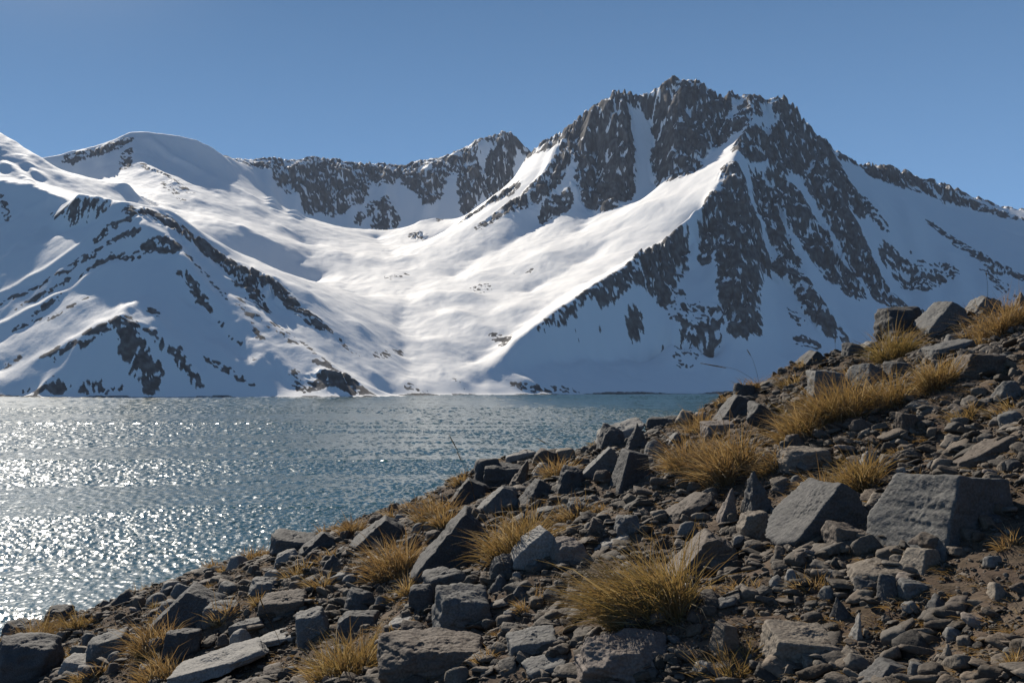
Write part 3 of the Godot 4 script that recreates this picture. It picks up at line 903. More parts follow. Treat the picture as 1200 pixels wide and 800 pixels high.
# photo x of the middle, photo y of the foot, width, height in pixels, kind, tone, tilt in the picture (degrees), name, label
const BOULDERS := [
	[1113,652,178,108,"ramp","grey",0,"boulder","largest grey boulder with a broad smooth sunlit face and a black shaded side"],
	[966,636,132,80,"wedge","dark",0,"boulder","big dark boulder with a bright sloping left edge beside the largest boulder"],
	[534,670,92,80,"wedge","dark",14,"boulder","tall dark leaning boulder between two brown grass tussocks"],
	[541,748,80,62,"block","grey",-1,"boulder","squat dark block with a pale flat top above the brown boulder"],
	[503,800,128,54,"block","brown",0,"boulder","wide brown cracked boulder below the pale topped block"],
	[727,808,128,66,"round","pink",0,"boulder","rounded pinkish boulder with a pitted surface below the largest green tussock"],
	[36,806,78,60,"block","dark",0,"boulder","black block in deep shade below the grass at the water side end of the slope"],
	[214,743,98,57,"wedge","dark",0,"boulder","black wedge shaped boulder with a grey sunlit slope above the small grassy block"],
	[213,777,44,38,"block","dark",0,"rock","small dark block with a sunlit top beside dry brown grass"],
	[258,803,122,50,"slab","pale",-16,"boulder","long grey slab with streaks of light tilted down towards the lake"],
	[97,788,52,18,"slab","pale",0,"rock","pale flat stone plate beside the black block"],
	[128,772,52,30,"slab","grey",-8,"rock","flat broken grey rock above the pale stone plate"],
	[70,714,40,23,"round","dark",0,"rock","lone dark hump standing against the glittering water behind the grass"],
	[26,738,50,20,"slab","dark",0,"rock","low dark rock half hidden behind the grass near the lone hump"],
	[343,647,56,26,"slab","dark",0,"rock","dark flat rock on the crest against the glittering water"],
	[374,648,52,24,"wedge","dark",0,"rock","dark wedge rock next to the flat rock on the crest"],
	[336,664,34,18,"round","pale",-10,"rock","pale rounded stone under the dark crest rocks"],
	[445,642,72,40,"wedge","dark",8,"boulder","dark boulder with a pale slanting top beside two round dry tufts"],
	[440,618,20,14,"round","brown",0,"rock","small brown stone behind the slanting topped boulder"],
	[398,682,56,20,"slab","pale",-18,"rock","bright tilted stone plate lying on gravel below the slanting topped boulder"],
	[391,668,34,18,"shard","dark",0,"rock","dark pointed rock behind the bright tilted plate"],
	[332,724,56,28,"slab","brown",-4,"rock","brown faced flat rock in the middle of the broken grey rocks"],
	[310,700,48,24,"round","grey",-10,"rock","smooth light grey rounded rock above the brown faced flat rock"],
	[262,732,44,26,"block","grey",-6,"rock","light grey rock right beside the black wedge boulder"],
	[290,745,40,22,"slab","grey",-14,"rock","layered grey rock below the light grey one"],
	[330,758,62,22,"slab","pale",-12,"rock","brightest white topped flat rock above the long grey slab"],
	[366,752,44,36,"block","grey",-10,"rock","upright dark rock with a bright upper left corner above the yellow tussock"],
	[420,720,38,30,"round","dark",0,"rock","round black rock behind the dark block above the yellow tussock"],
	[419,748,54,30,"block","dark",0,"rock","dark brown block just above the yellow tussock"],
	[494,718,32,32,"block","dark",0,"rock","dark cube shaped rock beside the pale topped block"],
	[524,694,60,28,"slab","dark",-8,"rock","flat dark rock lying behind the pale topped block"],
	[482,752,28,24,"block","brown",0,"rock","small reddish brown block wedged between the pale topped block and the brown boulder"],
	[470,738,34,16,"slab","pale",-14,"rock","pale flat splinter beside the reddish brown block"],
	[590,680,38,30,"round","dark",0,"rock","bluish black rounded rock below the big brown tussock"],
	[628,664,64,50,"wedge","pale",10,"boulder","grey slanting boulder with a long sunlit back beside the big brown tussock"],
	[668,664,54,34,"round","pink",0,"rock","pinkish rounded rock with a sunlit top beside the grey slanting boulder"],
	[610,706,36,22,"shard","dark",0,"rock","small dark pointed rock right of the pale topped block"],
	[625,770,66,36,"slab","grey",-12,"boulder","broken grey slab below the rubble, left of the pinkish boulder"],
	[640,798,56,26,"slab","grey",-8,"rock","layered grey rock under the broken slab"],
	[570,568,32,32,"block","dark",0,"rock","dark block standing on the crest with water behind it"],
	[592,570,50,30,"block","dark",0,"rock","wide dark block beside the upright one on the crest"],
	[613,570,24,32,"shard","brown",20,"rock","leaning brown shard against the wide dark crest block"],
	[551,592,58,34,"wedge","dark",0,"rock","dark wedge rock with a grey left face below the crest blocks"],
	[584,602,64,34,"wedge","grey",-4,"rock","grey rock with a pale rounded back under the crest blocks"],
	[628,594,50,34,"wedge","dark",0,"rock","dark rock with a streaked sunlit top beside the pale backed one"],
	[613,541,44,14,"slab","pale",-8,"rock","pale flat rock capping the crest blocks"],
	[633,562,16,24,"slab","pale",-55,"rock","thin pale slab leaning beside crest grass"],
	[669,580,40,36,"round","dark",0,"rock","dark rounded rock between the crest grass and the gravel"],
	[645,606,44,18,"slab","grey",-14,"rock","flat grey rock above the long grass of the big brown tussock"],
	[726,510,64,34,"slab","pale",-10,"boulder","broad pale slab on the crest, sharp against the far water"],
	[718,526,38,32,"round","dark",0,"rock","black rock under the overhang of the broad pale slab"],
	[748,528,38,34,"shard","dark",0,"rock","dark pointed rock beneath the broad pale slab"],
	[706,560,46,40,"wedge","grey",16,"rock","bright faced wedge rock leaning below the black rocks of the crest"],
	[739,573,56,50,"ramp","dark",0,"boulder","dark blocky boulder beside the bright faced wedge"],
	[767,538,28,24,"round","grey",0,"rock","light grey rounded rock behind the dark blocky boulder"],
	[790,524,32,18,"wedge","grey",-6,"rock","small grey rock at the edge of the golden tussock"],
	[770,502,28,16,"block","dark",0,"rock","small dark rock on the crest right of the broad pale slab"],
	[788,492,22,10,"slab","grey",0,"rock","thin grey flake on the crest beside the golden grass"],
	[688,602,58,22,"slab","grey",-6,"rock","flat bluish grey rock lying in the gravel below the dark rounded rock"],
	[801,614,66,46,"slab","brown",-34,"rock","steeply tilted brown plate with a pale edge below the golden tussock"],
	[736,628,38,24,"round","grey",-4,"rock","grey rounded rock in the gravel left of the tilted plate"],
	[712,648,58,26,"slab","pale",-18,"rock","light grey ridged rock between gravel and the pinkish rounded rock"],
	[698,630,42,24,"shard","brown",-10,"rock","low dark brown pointed rock beside short grass"],
	[824,676,98,56,"wedge","brown",0,"boulder","rough dark grey boulder in the gravel below the tilted plate"],
	[887,612,52,62,"shard","dark",-8,"boulder","jagged upright black boulder with a grey left edge by the long grass"],
	[857,616,30,44,"shard","pink",12,"rock","upright pinkish splinter leaning on the jagged black boulder"],
	[886,638,44,40,"block","tan",-20,"rock","rough tan broken rock below the jagged black boulder"],
	[938,554,70,34,"block","tan",0,"boulder","low block with a bright left end below the long grass"],
	[995,646,58,34,"block","brown",6,"rock","brownish grey block lying against the big dark boulder"],
	[1108,652,84,32,"slab","brown",0,"rock","brown slab lying in the shadow of the largest boulder"],
	[1083,678,54,36,"ramp","tan",0,"rock","dark rock with a tan shoulder below the largest boulder"],
	[1130,680,58,30,"slab","tan",-28,"rock","tan tilted slab right below the brown shaded slab"],
	[1030,690,80,38,"slab","tan",-10,"boulder","rough tan overhanging rock below the largest boulder"],
	[1018,702,30,26,"block","dark",0,"rock","small dark cube under the tan overhanging rock"],
	[1041,708,26,34,"round","dark",0,"rock","dark upright stone next to the small dark cube"],
	[1070,705,36,26,"block","grey",0,"rock","grey rock in the rubble below the tan shouldered rock"],
	[983,736,36,36,"shard","dark",-18,"rock","black triangular rock behind the flat topped tan slab"],
	[944,776,100,44,"slab","tan",-2,"boulder","large tan slab with a flat sunlit top"],
	[851,780,42,50,"ramp","tan",0,"rock","pointed rock with a pale left face among thin green grass"],
	[958,790,40,24,"block","tan",0,"rock","small tan block in front of the large flat topped slab"],
	[998,786,40,26,"wedge","tan",0,"rock","tan wedge beside the small tan block"],
	[1006,760,16,42,"shard","pale",6,"rock","slender pale shard standing on end beside the flat topped slab"],
	[1042,806,70,30,"wedge","dark",0,"rock","broad dark rock in the gravel below the slender shard"],
	[1110,784,28,30,"shard","tan",0,"rock","tan pointed stone sunlit on one side in the gravel"],
	[1078,802,28,24,"block","grey",0,"rock","light grey small block beside the tan pointed stone"],
	[925,800,40,22,"wedge","tan",0,"rock","tan rock in front of the flat topped slab beside thin grass"],
	[1153,548,72,48,"slab","brown",-30,"boulder","long tilted slab with a pale upper edge above the largest boulder"],
	[1064,508,26,26,"block","brown",0,"rock","reddish cube with a sunlit face amid fine gravel"],
	[1078,482,34,18,"slab","grey",-14,"rock","thin grey slab resting on the gravel behind the reddish cube"],
	[1130,492,36,18,"round","brown",0,"rock","brown rounded stone in the upper gravel"],
	[1153,448,80,40,"block","brown",0,"boulder","wide dark block in the upper slope below the ridge grass"],
	[1059,388,56,38,"block","dark",0,"boulder","blackish square boulder on the ridge against the mountain"],
	[1110,388,64,42,"wedge","grey",4,"boulder","light grey boulder with a black triangular hollow on the ridge"],
	[1150,368,60,30,"wedge","grey",0,"boulder","pale rock on the ridge half hidden by golden grass"],
	[1196,352,18,22,"shard","grey",0,"rock","grey pointed rock at the top of the ridge grass"],
	[1112,416,60,26,"slab","grey",-14,"rock","grey ridged slab below the light grey ridge boulder"],
	[952,430,48,24,"wedge","dark",4,"rock","dark hooked rock on the ridge with dry grass in front"],
	[1000,418,24,18,"block","dark",0,"rock","small black block alone on the ridge"],
	[1014,414,26,18,"slab","pale",-24,"rock","pale layered rock beside the small black ridge block"],
	[972,470,52,40,"block","grey",0,"boulder","grey block with a light left side below the hooked ridge rock"],
	[1018,458,52,36,"ramp","grey",0,"boulder","blocky grey boulder with a bright corner above the long grass"],
	[1052,444,30,22,"block","dark",0,"rock","dark block behind the spiky green tussock"],
	[862,494,66,36,"wedge","dark",-4,"boulder","black boulder with a bright rim where the crest meets the far shore"],
	[908,512,72,50,"slab","dark",24,"boulder","large dark leaning slab beside the bright rimmed black boulder"],
	[842,512,42,22,"slab","pink",-8,"rock","flat pinkish rock under the bright rimmed black boulder"],
	[872,466,26,18,"block","dark",0,"rock","small dark rock peeping over the bright rimmed boulder"],
	[1182,470,34,26,"round","grey",0,"rock","grey stone in the upper slope right of the wide dark block"],
	[1166,620,30,18,"round","dark",0,"rock","bluish stone in the shadow beside the largest boulder"],
	[905,455,34,14,"slab","grey",-12,"rock","flat grey flake on the crest among dry grass"],
]

func rock_setup() -> void:
	rn_big = noise(51, 1.1, 2)
	rn_mid = noise(52, 2.6, 3)
	rn_fine = noise(53, 9.0, 2)
	rn_chip = FastNoiseLite.new()
	rn_chip.seed = 57
	rn_chip.noise_type = FastNoiseLite.TYPE_CELLULAR
	rn_chip.cellular_return_type = FastNoiseLite.RETURN_CELL_VALUE
	rn_chip.frequency = 1.3
	rock_mat = StandardMaterial3D.new()
	rock_mat.vertex_color_use_as_albedo = true
	rock_mat.roughness = 0.82
	rock_mat.metallic_specular = 0.35
	rock_mat.uv1_triplanar = true
	rock_mat.uv1_world_triplanar = true
	rock_mat.uv1_scale = Vector3(2.2, 2.2, 2.2)
	rock_mat.normal_enabled = true
	rock_mat.normal_scale = 0.8
	rock_mat.normal_texture = noise_tex(noise(54, 0.025, 5), 512, true, 8.0)
	rock_mat.detail_enabled = false
	mats.rock_albedo = noise_tex(noise(55, 0.05, 4), 512)
	var g := Gradient.new()
	g.set_color(0, Color(0.62, 0.62, 0.62))
	g.set_color(1, Color(1.0, 1.0, 1.0))
	mats.rock_albedo.color_ramp = g
	rock_mat.albedo_texture = mats.rock_albedo

func build_boulders() -> void:
	rock_setup()
	var i := 0
	for b in BOULDERS:
		i += 1
		var p := hit_ground(b[0], b[1] - 2.0)
		var d := -p.z
		var w: float = b[2] * d / F
		var hp: float = b[3] * d / F
		var kind: String = b[4]
		var deep := w * (0.8 if kind != "slab" else 0.75)
		if kind == "shard":
			deep = maxf(w, hp) * 0.6
		deep = minf(deep, 0.85)
		var tilt := deg_to_rad(-b[6])
		# the picture shows the front and some of the top
		var h := maxf(hp * 0.96 - deep * 0.1, hp * 0.6)
		var sink := h * 0.3 + 0.02
		var lw := w
		var lh := h + sink
		if absf(tilt) > 0.15 and kind == "slab":
			# a tilted plate: its thickness follows from the height that its tilt leaves
			var c := cos(tilt)
			var s := absf(sin(tilt))
			lw = w / c * 0.95
			lh = maxf((h + sink - lw * s) / c, lw * 0.22)
		var level := 5 if b[2] >= 95 else (4 if b[2] >= 38 else 3)
		var o := MeshInstance3D.new()
		o.name = numbered(b[7])
		o.mesh = rock_mesh(i * 3 + 1, level, kind, b[5], Vector3(lw, lh, deep), {"ramp": 0.45, "wedge": 0.7}.get(kind, 0.95), [18.0, 40.0, 60.0][level - 3])
		o.rotation = Vector3(0, 0, tilt)
		var back := deep * 0.42
		var x := p.x * (d + back) / d
		o.position = Vector3(x, p.y + (h - sink) * 0.5, -(d + back))
		add_child(o)
		tag(o, b[8], "boulder" if b[7] == "boulder" else "rock", "boulders on the slope" if b[7] == "boulder" else "rocks on the slope")
		taken.append(Vector3(x, d + back, maxf(w, deep) * 0.5))

func free_spot(x: float, d: float, r: float) -> bool:
	for t in taken:
		var dx: float = t.x - x
		var dd: float = t.y - d
		var m: float = t.z * 0.85 + r
		if dx * dx + dd * dd < m * m:
			return false
	return true

func near(x: float, d: float) -> String:
	# the traced rock that stands nearest, by the first words of its label
	var best := 1e9
	var at := 0
	for i in BOULDERS.size():
		var t: Vector3 = taken[i]
		var m := Vector2(t.x - x, t.y - d).length() - t.z * 0.6
		if m < best:
			best = m
			at = i
	var s: String = BOULDERS[at][8]
	for cut in [" in deep", " with ", " above ", " below ", " beside ", " between ", " standing ", " half ", " lying ", " behind ", " under ", " right ", " left ", " next ", " on the ", " amid ", " at ", " where ", ", ", " tilted down"]:
		var k := s.find(cut)
		if k > 8:
			s = s.substr(0, k)
	var ws := s.split(" ")
	return " ".join(ws.slice(0, 8))

func build_stones() -> void:
	var rng := RandomNumberGenerator.new()
	rng.seed = 2024
	var kinds := ["block", "wedge", "slab", "shard", "round", "slab", "block", "ramp"]
	var tones := ["grey", "dark", "brown", "tan", "grey", "pale", "brown", "pink"]
	var words := {"grey": "grey", "dark": "dark", "brown": "brown", "tan": "tan", "pale": "pale grey", "pink": "pinkish"}
	var shapes := {"block": "blocky", "wedge": "wedge shaped", "slab": "flat", "shard": "pointed", "round": "rounded", "ramp": "angular"}
	var meshes := []
	for k in 16:
		meshes.append(rock_mesh(400 + k, 2, kinds[k % 8], tones[(k * 3 + k / 8) % 8], Vector3(1, 0.75 if kinds[k % 8] != "slab" else 0.4, 0.85), 1.2, 14.0))
	var made := 0
	var used := {}
	var tries := 0
	while made < 190 and tries < 6000:
		tries += 1
		# evenly over the picture, so that the stones that show are the ones built
		var px := rng.randf_range(20, 1200)
		var py := rng.randf_range(740.0 - 0.3375 * px + 14.0, 798.0)
		var p := hit_ground(px, py)
		var d := -p.z
		var s := rng.randf_range(13, 30) * d / F
		if not free_spot(p.x, d, s * 0.45):
			continue
		var k := rng.randi() % 16
		var label := ""
		for again in 16:
			k = (k + 5) % 16
			label = "small %s %s stone beside the %s" % [shapes[kinds[k % 8]], words[tones[(k * 3 + k / 8) % 8]], near(p.x, d)]
			if not used.has(label):
				break
		used[label] = true
		var o := MeshInstance3D.new()
		o.name = numbered("stone")
		o.mesh = meshes[k]
		o.rotation = Vector3(rng.randf_range(-0.2, 0.2), rng.randf_range(0, TAU), rng.randf_range(-0.2, 0.2) + 0.2)
		o.scale = Vector3(s, s * rng.randf_range(0.75, 1.1), s)
		o.position = Vector3(p.x, ground(p.x, d) + s * 0.16, -d)
		add_child(o)
		tag(o, label, "stone", "small loose stones")
		taken.append(Vector3(p.x, d, s * 0.4))
		made += 1
	# rubble and gravel nobody could count
	scatter("rubble", rng, rock_mesh(501, 2, "block", "pale", Vector3(1, 0.7, 0.8), 0.9, 24.0), 6500, 0.035, 0.13, "loose angular rubble strewn over the brown soil")
	scatter("stone_chips", rng, rock_mesh(503, 2, "slab", "pale", Vector3(1, 0.3, 0.75), 0.9, 24.0), 12000, 0.03, 0.17, "flat stone chips lying between the rubble")
	scatter("gravel", rng, rock_mesh(502, 1, "wedge", "pale", Vector3(1, 0.65, 0.8), 1.0, 9.0), 150000, 0.008, 0.034, "fine gravel and grit covering the slope")

func scatter(called: String, rng: RandomNumberGenerator, mesh: Mesh, count: int, small: float, large: float, label: String) -> void:
	var dens := noise(56, 1.0 / 1.4, 2)
	var xf: Array[Transform3D] = []
	var cl: Array[Color] = []
	var tries := 0
	while xf.size() < count and tries < count * 4:
		tries += 1
		var d := 2.6 + 12.4 * pow(rng.randf(), 0.8)
		var x := rng.randf_range(-0.56, 0.56) * d
		if called != "gravel" and dens.get_noise_2d(x, d) + rng.randf_range(-0.45, 0.45) < -0.22:
			continue
		var s := small * pow(large / small, pow(rng.randf(), 1.8))
		var y := ground(x, d)
		if y > EYE + 0.16 * d or y < EYE - 0.34 * d:
			continue
		var b := Basis.from_euler(Vector3(rng.randf_range(-0.5, 0.5), rng.randf_range(0, TAU), rng.randf_range(-0.5, 0.5))).scaled_local(Vector3(s * rng.randf_range(0.7, 1.4), s * rng.randf_range(0.5, 1.2), s * rng.randf_range(0.7, 1.3)))
		xf.append(Transform3D(b, Vector3(x, y + s * 0.12, -d)))
		var t := rng.randf_range(0.2, 0.64)
		var w := rng.randf_range(0.25, 1.0)
		cl.append(Color(t, t * lerpf(0.97, 0.80, w), t * lerpf(0.93, 0.62, w)))
	var mm := MultiMesh.new()
	mm.transform_format = MultiMesh.TRANSFORM_3D
	mm.use_colors = true
	mm.mesh = mesh
	mm.instance_count = xf.size()
	for i in xf.size():
		mm.set_instance_transform(i, xf[i])
		mm.set_instance_color(i, cl[i])
	var o := MultiMeshInstance3D.new()
	o.name = called
	o.multimesh = mm
	add_child(o)
	o.set_meta("kind", "stuff")
	tag(o, label, called)

# ------------------------------------------------------------------ tussock grass
# photo x, photo y of the foot, width, height in pixels, lean to the right (-1..1), how green (0..1), density, label
const TUSSOCKS := [
	[735,758,150,86,-0.75,0.42,1.5,"largest tussock, green at the foot, swept over towards the lake above the pinkish boulder"],
	[395,800,110,60,-0.1,0.3,1.2,"yellow tussock below the dark brown block"],
	[602,660,100,68,-0.15,0.28,1.3,"big brown tussock between the leaning boulder and the grey slanting boulder"],
	[458,684,78,62,-0.1,0.05,1.0,"brown dead tussock left of the leaning boulder"],
	[472,704,44,34,-0.1,0.25,0.7,"small yellow tuft above the dark cube shaped rock"],
	[508,615,66,38,-0.2,0.04,1.0,"pale brown tussock above the leaning boulder"],
	[470,610,50,26,-0.2,0.04,0.7,"thin brown tuft on the crest above the dead tussock"],
	[540,572,34,22,-0.2,0.1,0.8,"golden tuft at the foot of the crest blocks"],
	[668,618,70,32,-0.2,0.12,0.9,"low golden grass behind the pinkish rounded rock"],
	[655,562,48,36,-0.1,0.1,1.0,"golden tussock on the crest beside the thin pale slab"],
	[702,516,24,16,0.0,0.3,0.6,"tiny green tuft under the broad pale slab"],
	[850,572,90,62,-0.35,0.1,1.4,"golden tussock beside the jagged black boulder"],
	[802,566,80,56,-0.35,0.1,1.3,"golden tussock above the steeply tilted plate"],
	[815,512,56,34,-0.2,0.15,1.0,"golden crest tussock behind the small grey rock"],
	[852,478,34,18,-0.2,0.1,0.7,"dry tuft on the crest left of the bright rimmed boulder"],
	[880,462,36,24,-0.2,0.05,0.7,"brown tuft on the crest behind the bright rimmed boulder"],
	[940,522,90,58,-0.3,0.22,1.4,"long golden grass below the large leaning slab"],
	[985,500,90,66,-0.25,0.25,1.5,"long golden grass below the blocky grey boulder"],
	[1040,486,80,52,-0.2,0.22,1.2,"golden grass beside the reddish cube"],
	[1100,462,84,52,-0.1,0.25,1.3,"golden green tussock left of the wide dark block"],
	[1012,582,92,54,-0.2,0.3,1.3,"yellow green tussock between the big dark boulder and the largest boulder"],
	[955,592,70,36,-0.6,0.1,0.9,"straw coloured grass hanging over the big dark boulder"],
	[1055,424,58,52,0.05,0.5,1.3,"spiky green tussock in front of the blackish square boulder"],
	[1180,398,70,54,-0.1,0.1,1.3,"golden tussock on the upper slope below the ridge rocks"],
	[1150,398,44,34,-0.1,0.1,0.8,"small golden tussock beside the larger one on the upper slope"],
	[1160,352,54,24,-0.1,0.08,1.0,"rusty grass capping the ridge"],
	[1192,348,30,22,0.0,0.08,0.8,"rusty tuft beside the grey pointed ridge rock"],
	[945,436,36,16,-0.1,0.1,0.6,"dry low grass in front of the hooked ridge rock"],
	[1180,492,56,22,-0.6,0.3,0.7,"drooping yellow grass right of the upper gravel"],
	[28,765,76,44,0.0,0.2,1.2,"yellow grass behind the black block"],
	[64,728,42,24,0.0,0.25,0.8,"yellow tuft in front of the lone hump"],
	[172,775,62,56,-0.1,0.02,0.9,"grey brown withered tuft beside the small dark block"],
	[185,806,74,44,-0.1,0.08,1.1,"withered brown tussock left of the long grey slab"],
	[100,806,50,26,-0.1,0.15,0.7,"short dry grass at the foot of the black block"],
	[160,698,46,16,0.0,0.05,0.7,"low brown grass on the crest above the black wedge boulder"],
	[238,662,50,18,0.0,0.05,0.7,"low brown grass on the crest over the glittering water"],
	[290,662,60,24,-0.1,0.08,0.9,"brown grass left of the dark crest rocks"],
	[345,684,40,28,-0.1,0.2,0.8,"yellow tuft below the pale rounded stone"],
	[380,662,36,20,-0.1,0.15,0.6,"small tuft between the dark crest rocks and the bright tilted plate"],
	[381,630,24,24,0.0,0.02,1.2,"small round dry tuft on the crest"],
	[411,632,30,32,0.0,0.02,1.3,"larger round dry tuft on the crest beside the slanting topped boulder"],
	[785,694,46,40,-0.2,0.3,0.5,"thin upright tuft below the rough dark grey boulder"],
	[955,700,60,34,-0.1,0.12,0.4,"sparse dry grass in the soil left of the tan overhanging rock"],
	[860,806,100,46,-0.1,0.35,0.35,"thin green grass around the pointed pale faced rock"],
	[870,706,70,22,-0.2,0.1,0.3,"sparse straw on the soil below the tan broken rock"],
	[450,762,46,26,-0.1,0.2,0.5,"short yellow grass left of the wide brown boulder"],
	[705,606,36,18,-0.2,0.15,0.5,"short tuft in the gravel right of the flat bluish rock"],
	[1075,760,60,14,0.0,0.02,0.35,"flattened straw in the gravel left of the tan pointed stone"],
	[905,560,60,34,-0.5,0.15,0.8,"yellow grass between the jagged boulder and the low block"],
]
# seed stalks: photo points from foot to tip
const STALKS := [
	[[558,592, 552,565, 540,535, 527,511], "tall bending grass stalk with a seed head over the crest blocks"],
	[[552,590, 548,562, 543,545, 536,530], "shorter grass stalk with a seed head beside the tall one"],
	[[905,478, 893,455, 866,434, 824,426], "arching straw coloured grass stalk reaching out over the far shore"],
	[[893,462, 888,440, 882,420, 876,410], "thin upright straw on the crest before the shaded snow"],
	[[980,436, 980,420, 979,405, 979,396], "upright seed stalk above the hooked ridge rock"],
	[[332,770, 325,745, 312,720, 304,700], "straw rising from the yellow tussock across the broken rocks"],
	[[1158,345, 1158,335, 1157,326, 1156,318], "short dry sprig on the grassy ridge"],
	[[655,556, 652,540, 645,522, 630,514], "curved straw above the golden crest tussock"],
]
var grass_mat: StandardMaterial3D

func blade(pos: PackedVector3Array, nor: PackedVector3Array, col: PackedColorArray, idx: PackedInt32Array, root: Vector3, dir: Vector3, length: float, width: float, droop: float, c0: Color, c1: Color) -> void:
	var side := dir.cross(Vector3(0.3, 0.2, 1.0)).normalized()
	if side.length() < 0.5:
		side = Vector3.RIGHT
	var p := root
	var d := dir
	var base := pos.size()
	for s in 4:
		var w: float = width * [0.8, 1.0, 0.65, 0.0][s] * 0.5
		var c := c0.lerp(c1, s / 3.0)
		var n := side.cross(d).normalized()
		pos.append(p - side * w)
		nor.append(n)
		col.append(c)
		if s < 3:
			pos.append(p + side * w)
			nor.append(n)
			col.append(c)
		p += d * length / 3.0
		d = (d + Vector3(dir.x * 0.35, -droop, dir.z * 0.35)).normalized()
	idx.append_array(PackedInt32Array([base, base + 2, base + 1, base + 1, base + 2, base + 3, base + 2, base + 4, base + 3, base + 3, base + 4, base + 5, base + 4, base + 6, base + 5]))

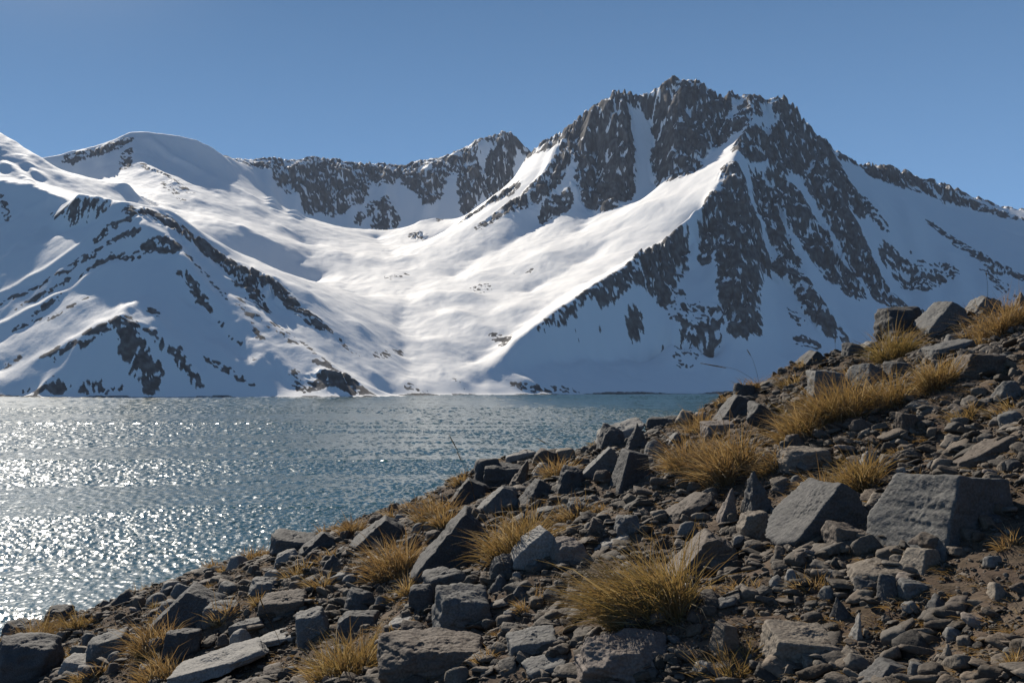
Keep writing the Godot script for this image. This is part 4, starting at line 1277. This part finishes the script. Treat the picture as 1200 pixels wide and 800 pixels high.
func build_grass() -> void:
	grass_mat = StandardMaterial3D.new()
	grass_mat.vertex_color_use_as_albedo = true
	grass_mat.roughness = 0.7
	grass_mat.metallic_specular = 0.3
	grass_mat.cull_mode = BaseMaterial3D.CULL_DISABLED
	grass_mat.backlight_enabled = true
	grass_mat.backlight = Color(0.9, 0.84, 0.7)
	var rng := RandomNumberGenerator.new()
	rng.seed = 77
	var all := TUSSOCKS.duplicate()
	var used := {}
	while all.size() < TUSSOCKS.size() + 34:
		var px := rng.randf_range(30, 1190)
		var py := rng.randf_range(740.0 - 0.3375 * px + 22.0, 795.0)
		var q := hit_ground(px, py)
		if not free_spot(q.x, -q.z, 0.06):
			continue
		var wide := rng.randf_range(20, 46)
		var l := "%s dry tuft beside the %s" % [["wispy", "stubby"][0 if wide > 32 else 1], near(q.x, -q.z)]
		if used.has(l):
			continue
		used[l] = true
		all.append([px, py, wide, wide * rng.randf_range(0.5, 0.85), rng.randf_range(-0.5, 0.1), rng.randf_range(0.0, 0.35), rng.randf_range(0.4, 0.8), l])
	for t in all:
		var p := hit_ground(t[0], t[1] - 3.0)
		var d := -p.z
		var w: float = t[2] * d / F
		var h: float = t[3] * d / F
		var lean: float = t[4]
		var green: float = t[5]
		var o := MeshInstance3D.new()
		var pos := PackedVector3Array()
		var nor := PackedVector3Array()
		var col := PackedColorArray()
		var idx := PackedInt32Array()
		var foot := Vector3(p.x - lean * w * 0.25, p.y, -(d + w * 0.22))
		foot.y = ground(foot.x, -foot.z)
		var cover: float = t[2] * t[3] / 6000.0
		var count := int(clampf(640.0 * t[6] * pow(cover, 0.6), 90.0, 1700.0))
		var clumps := 3 + int(w * 14.0)
		var cl := []
		for k in clumps:
			var a := rng.randf_range(0, TAU)
			var r := sqrt(rng.randf())
			cl.append(Vector3(cos(a) * r * w * 0.30, 0, sin(a) * r * w * 0.22))
		for k in int(count * 0.3):
			# matted dead blades at the foot
			var c: Vector3 = cl[rng.randi() % clumps]
			var a := rng.randf_range(0, TAU)
			var root := Vector3(c.x + rng.randfn() * w * 0.06, 0, c.z + rng.randfn() * w * 0.05)
			root.y = ground(foot.x + root.x, -foot.z - root.z) - foot.y - 0.01
			var dead := Color(0.15, 0.108, 0.066).lerp(Color(0.27, 0.215, 0.14), rng.randf())
			blade(pos, nor, col, idx, root, Vector3(cos(a), rng.randf_range(0.1, 0.7), sin(a)).normalized(), h * rng.randf_range(0.25, 0.65), rng.randf_range(0.003, 0.006), rng.randf_range(0.2, 0.6), dead, dead)
		for k in count:
			var c: Vector3 = cl[rng.randi() % clumps]
			var rx := c.x + rng.randfn() * w * 0.045
			var rz := c.z + rng.randfn() * w * 0.04
			var root := Vector3(rx, 0, rz)
			root.y = ground(foot.x + rx, -foot.z - rz) - foot.y - 0.015
			var out := Vector3(rx / (w * 0.5) * 0.8 + rng.randfn() * 0.42 + lean * 0.95, 1.0, rz / (w * 0.5) * 0.6 + rng.randfn() * 0.42)
			var dry := rng.randf()
			var g := clampf(green + rng.randfn() * 0.16, 0.0, 1.0)
			var straw := Color(0.34, 0.24, 0.13).lerp(Color(0.18, 0.12, 0.066), dry)
			if dry > 0.86:
				straw = Color(0.47, 0.38, 0.25)
			var c1 := straw
			var c0 := straw.lerp(Color(0.12, 0.125, 0.035), g)
			c1 = c1.lerp(Color(0.22, 0.2, 0.06), g * 0.6)
			var ln := h * (0.25 + 0.8 * pow(rng.randf(), 1.2) + (0.35 if rng.randf() < 0.05 else 0.0)) / maxf(0.72, 1.0 - absf(lean) * 0.35)
			blade(pos, nor, col, idx, root, out.normalized(), ln, rng.randf_range(0.0032, 0.0062) * (0.8 + d * 0.035), rng.randf_range(0.05, 0.65), c0, c1)
		var arr := []
		arr.resize(Mesh.ARRAY_MAX)
		arr[Mesh.ARRAY_VERTEX] = pos
		arr[Mesh.ARRAY_NORMAL] = nor
		arr[Mesh.ARRAY_COLOR] = col
		arr[Mesh.ARRAY_INDEX] = idx
		var am := ArrayMesh.new()
		am.add_surface_from_arrays(Mesh.PRIMITIVE_TRIANGLES, arr)
		am.surface_set_material(0, grass_mat)
		o.mesh = am
		o.name = numbered("grass_tussock")
		o.position = foot
		add_child(o)
		tag(o, t[7], "grass tussock", "grass tussocks on the slope")
	for s in STALKS:
		var pts: Array = s[0]
		var p := hit_ground(pts[0], pts[1])
		var d := -p.z + 0.15
		var path := []
		for k in range(0, pts.size(), 2):
			path.append(pix(pts[k], pts[k + 1], d))
		path[0].y -= 0.03
		var root := Node3D.new()
		root.name = numbered("grass_stalk")
		root.position = path[0]
		add_child(root)
		tag(root, s[1], "grass stalk", "seed stalks of grass")
		tube("stem", root, path, 0.0022, 0.0012, Color(0.36, 0.27, 0.14))
		var a: Vector3 = path[-2].lerp(path[-1], 0.35)
		tube("seed_head", root, [a, a.lerp(path[-1], 0.35), a.lerp(path[-1], 0.75), path[-1] + (path[-1] - a) * 0.12], 0.0055, 0.001, Color(0.42, 0.30, 0.14))
	litter(rng)

func tube(called: String, parent: Node3D, pts: Array, r0: float, r1: float, c: Color) -> void:
	var curve := Curve3D.new()
	for i in pts.size():
		var tn: Vector3 = (pts[mini(i + 1, pts.size() - 1)] - pts[maxi(i - 1, 0)]) / 6.0
		curve.add_point(pts[i] - parent.position, -tn, tn)
	var st := SurfaceTool.new()
	st.begin(Mesh.PRIMITIVE_TRIANGLES)
	var n := 16
	var len := curve.get_baked_length()
	for i in n + 1:
		var q := curve.sample_baked(len * i / n)
		var q2 := curve.sample_baked(minf(len * i / n + 0.002, len))
		var q1 := curve.sample_baked(maxf(len * i / n - 0.002, 0.0))
		var dir := (q2 - q1).normalized()
		var u := dir.cross(Vector3(0, 0, 1)).normalized()
		var v := dir.cross(u).normalized()
		var r := lerpf(r0, r1, float(i) / n)
		if called == "seed_head":
			r = r0 * (0.35 + 0.65 * sin(PI * (0.1 + 0.85 * i / n))) * (1.0 + 0.3 * sin(i * 2.6))
		for k in 5:
			var a := TAU * k / 5.0
			st.set_color(c)
			st.set_normal(u * cos(a) + v * sin(a))
			st.add_vertex(q + (u * cos(a) + v * sin(a)) * r)
	for i in n:
		for k in 5:
			var a := i * 5 + k
			var b := i * 5 + (k + 1) % 5
			st.add_index(a); st.add_index(b); st.add_index(a + 5)
			st.add_index(b); st.add_index(b + 5); st.add_index(a + 5)
	var o := MeshInstance3D.new()
	o.name = called
	o.mesh = st.commit()
	o.mesh.surface_set_material(0, grass_mat)
	parent.add_child(o, true)

func litter(rng: RandomNumberGenerator) -> void:
	# short dry blades between the stones
	var pos := PackedVector3Array()
	var nor := PackedVector3Array()
	var col := PackedColorArray()
	var idx := PackedInt32Array()
	for k in 16:
		var a := rng.randf_range(0, TAU)
		blade(pos, nor, col, idx, Vector3(rng.randfn() * 0.02, -0.01, rng.randfn() * 0.02), Vector3(cos(a) * 1.1, 0.7, sin(a) * 1.1).normalized(), rng.randf_range(0.03, 0.09), 0.003, rng.randf_range(0.2, 0.7), Color(0.22, 0.15, 0.07), Color(0.30, 0.215, 0.11))
	var arr := []
	arr.resize(Mesh.ARRAY_MAX)
	arr[Mesh.ARRAY_VERTEX] = pos
	arr[Mesh.ARRAY_NORMAL] = nor
	arr[Mesh.ARRAY_COLOR] = col
	arr[Mesh.ARRAY_INDEX] = idx
	var am := ArrayMesh.new()
	am.add_surface_from_arrays(Mesh.PRIMITIVE_TRIANGLES, arr)
	am.surface_set_material(0, grass_mat)
	var where := noise(61, 1.0 / 1.8, 2)
	var xf: Array[Transform3D] = []
	var tries := 0
	while xf.size() < 5200 and tries < 60000:
		tries += 1
		var d := 2.6 + 11.5 * rng.randf()
		var x := rng.randf_range(-0.56, 0.56) * d
		if where.get_noise_2d(x, d) + rng.randf_range(-0.3, 0.3) < (0.12 - 0.22 * smoothstep(0.0, 5.0, x)):
			continue
		var y := ground(x, d)
		var s := rng.randf_range(0.6, 1.4)
		xf.append(Transform3D(Basis.from_euler(Vector3(0, rng.randf_range(0, TAU), 0)).scaled(Vector3(s, s, s)), Vector3(x, y, -d)))
	var mm := MultiMesh.new()
	mm.transform_format = MultiMesh.TRANSFORM_3D
	mm.mesh = am
	mm.instance_count = xf.size()
	for i in xf.size():
		mm.set_instance_transform(i, xf[i])
	var o := MultiMeshInstance3D.new()
	o.name = "dry_grass"
	o.multimesh = mm
	add_child(o)
	o.set_meta("kind", "stuff")
	tag(o, "short dry grass blades scattered between the stones", "grass")
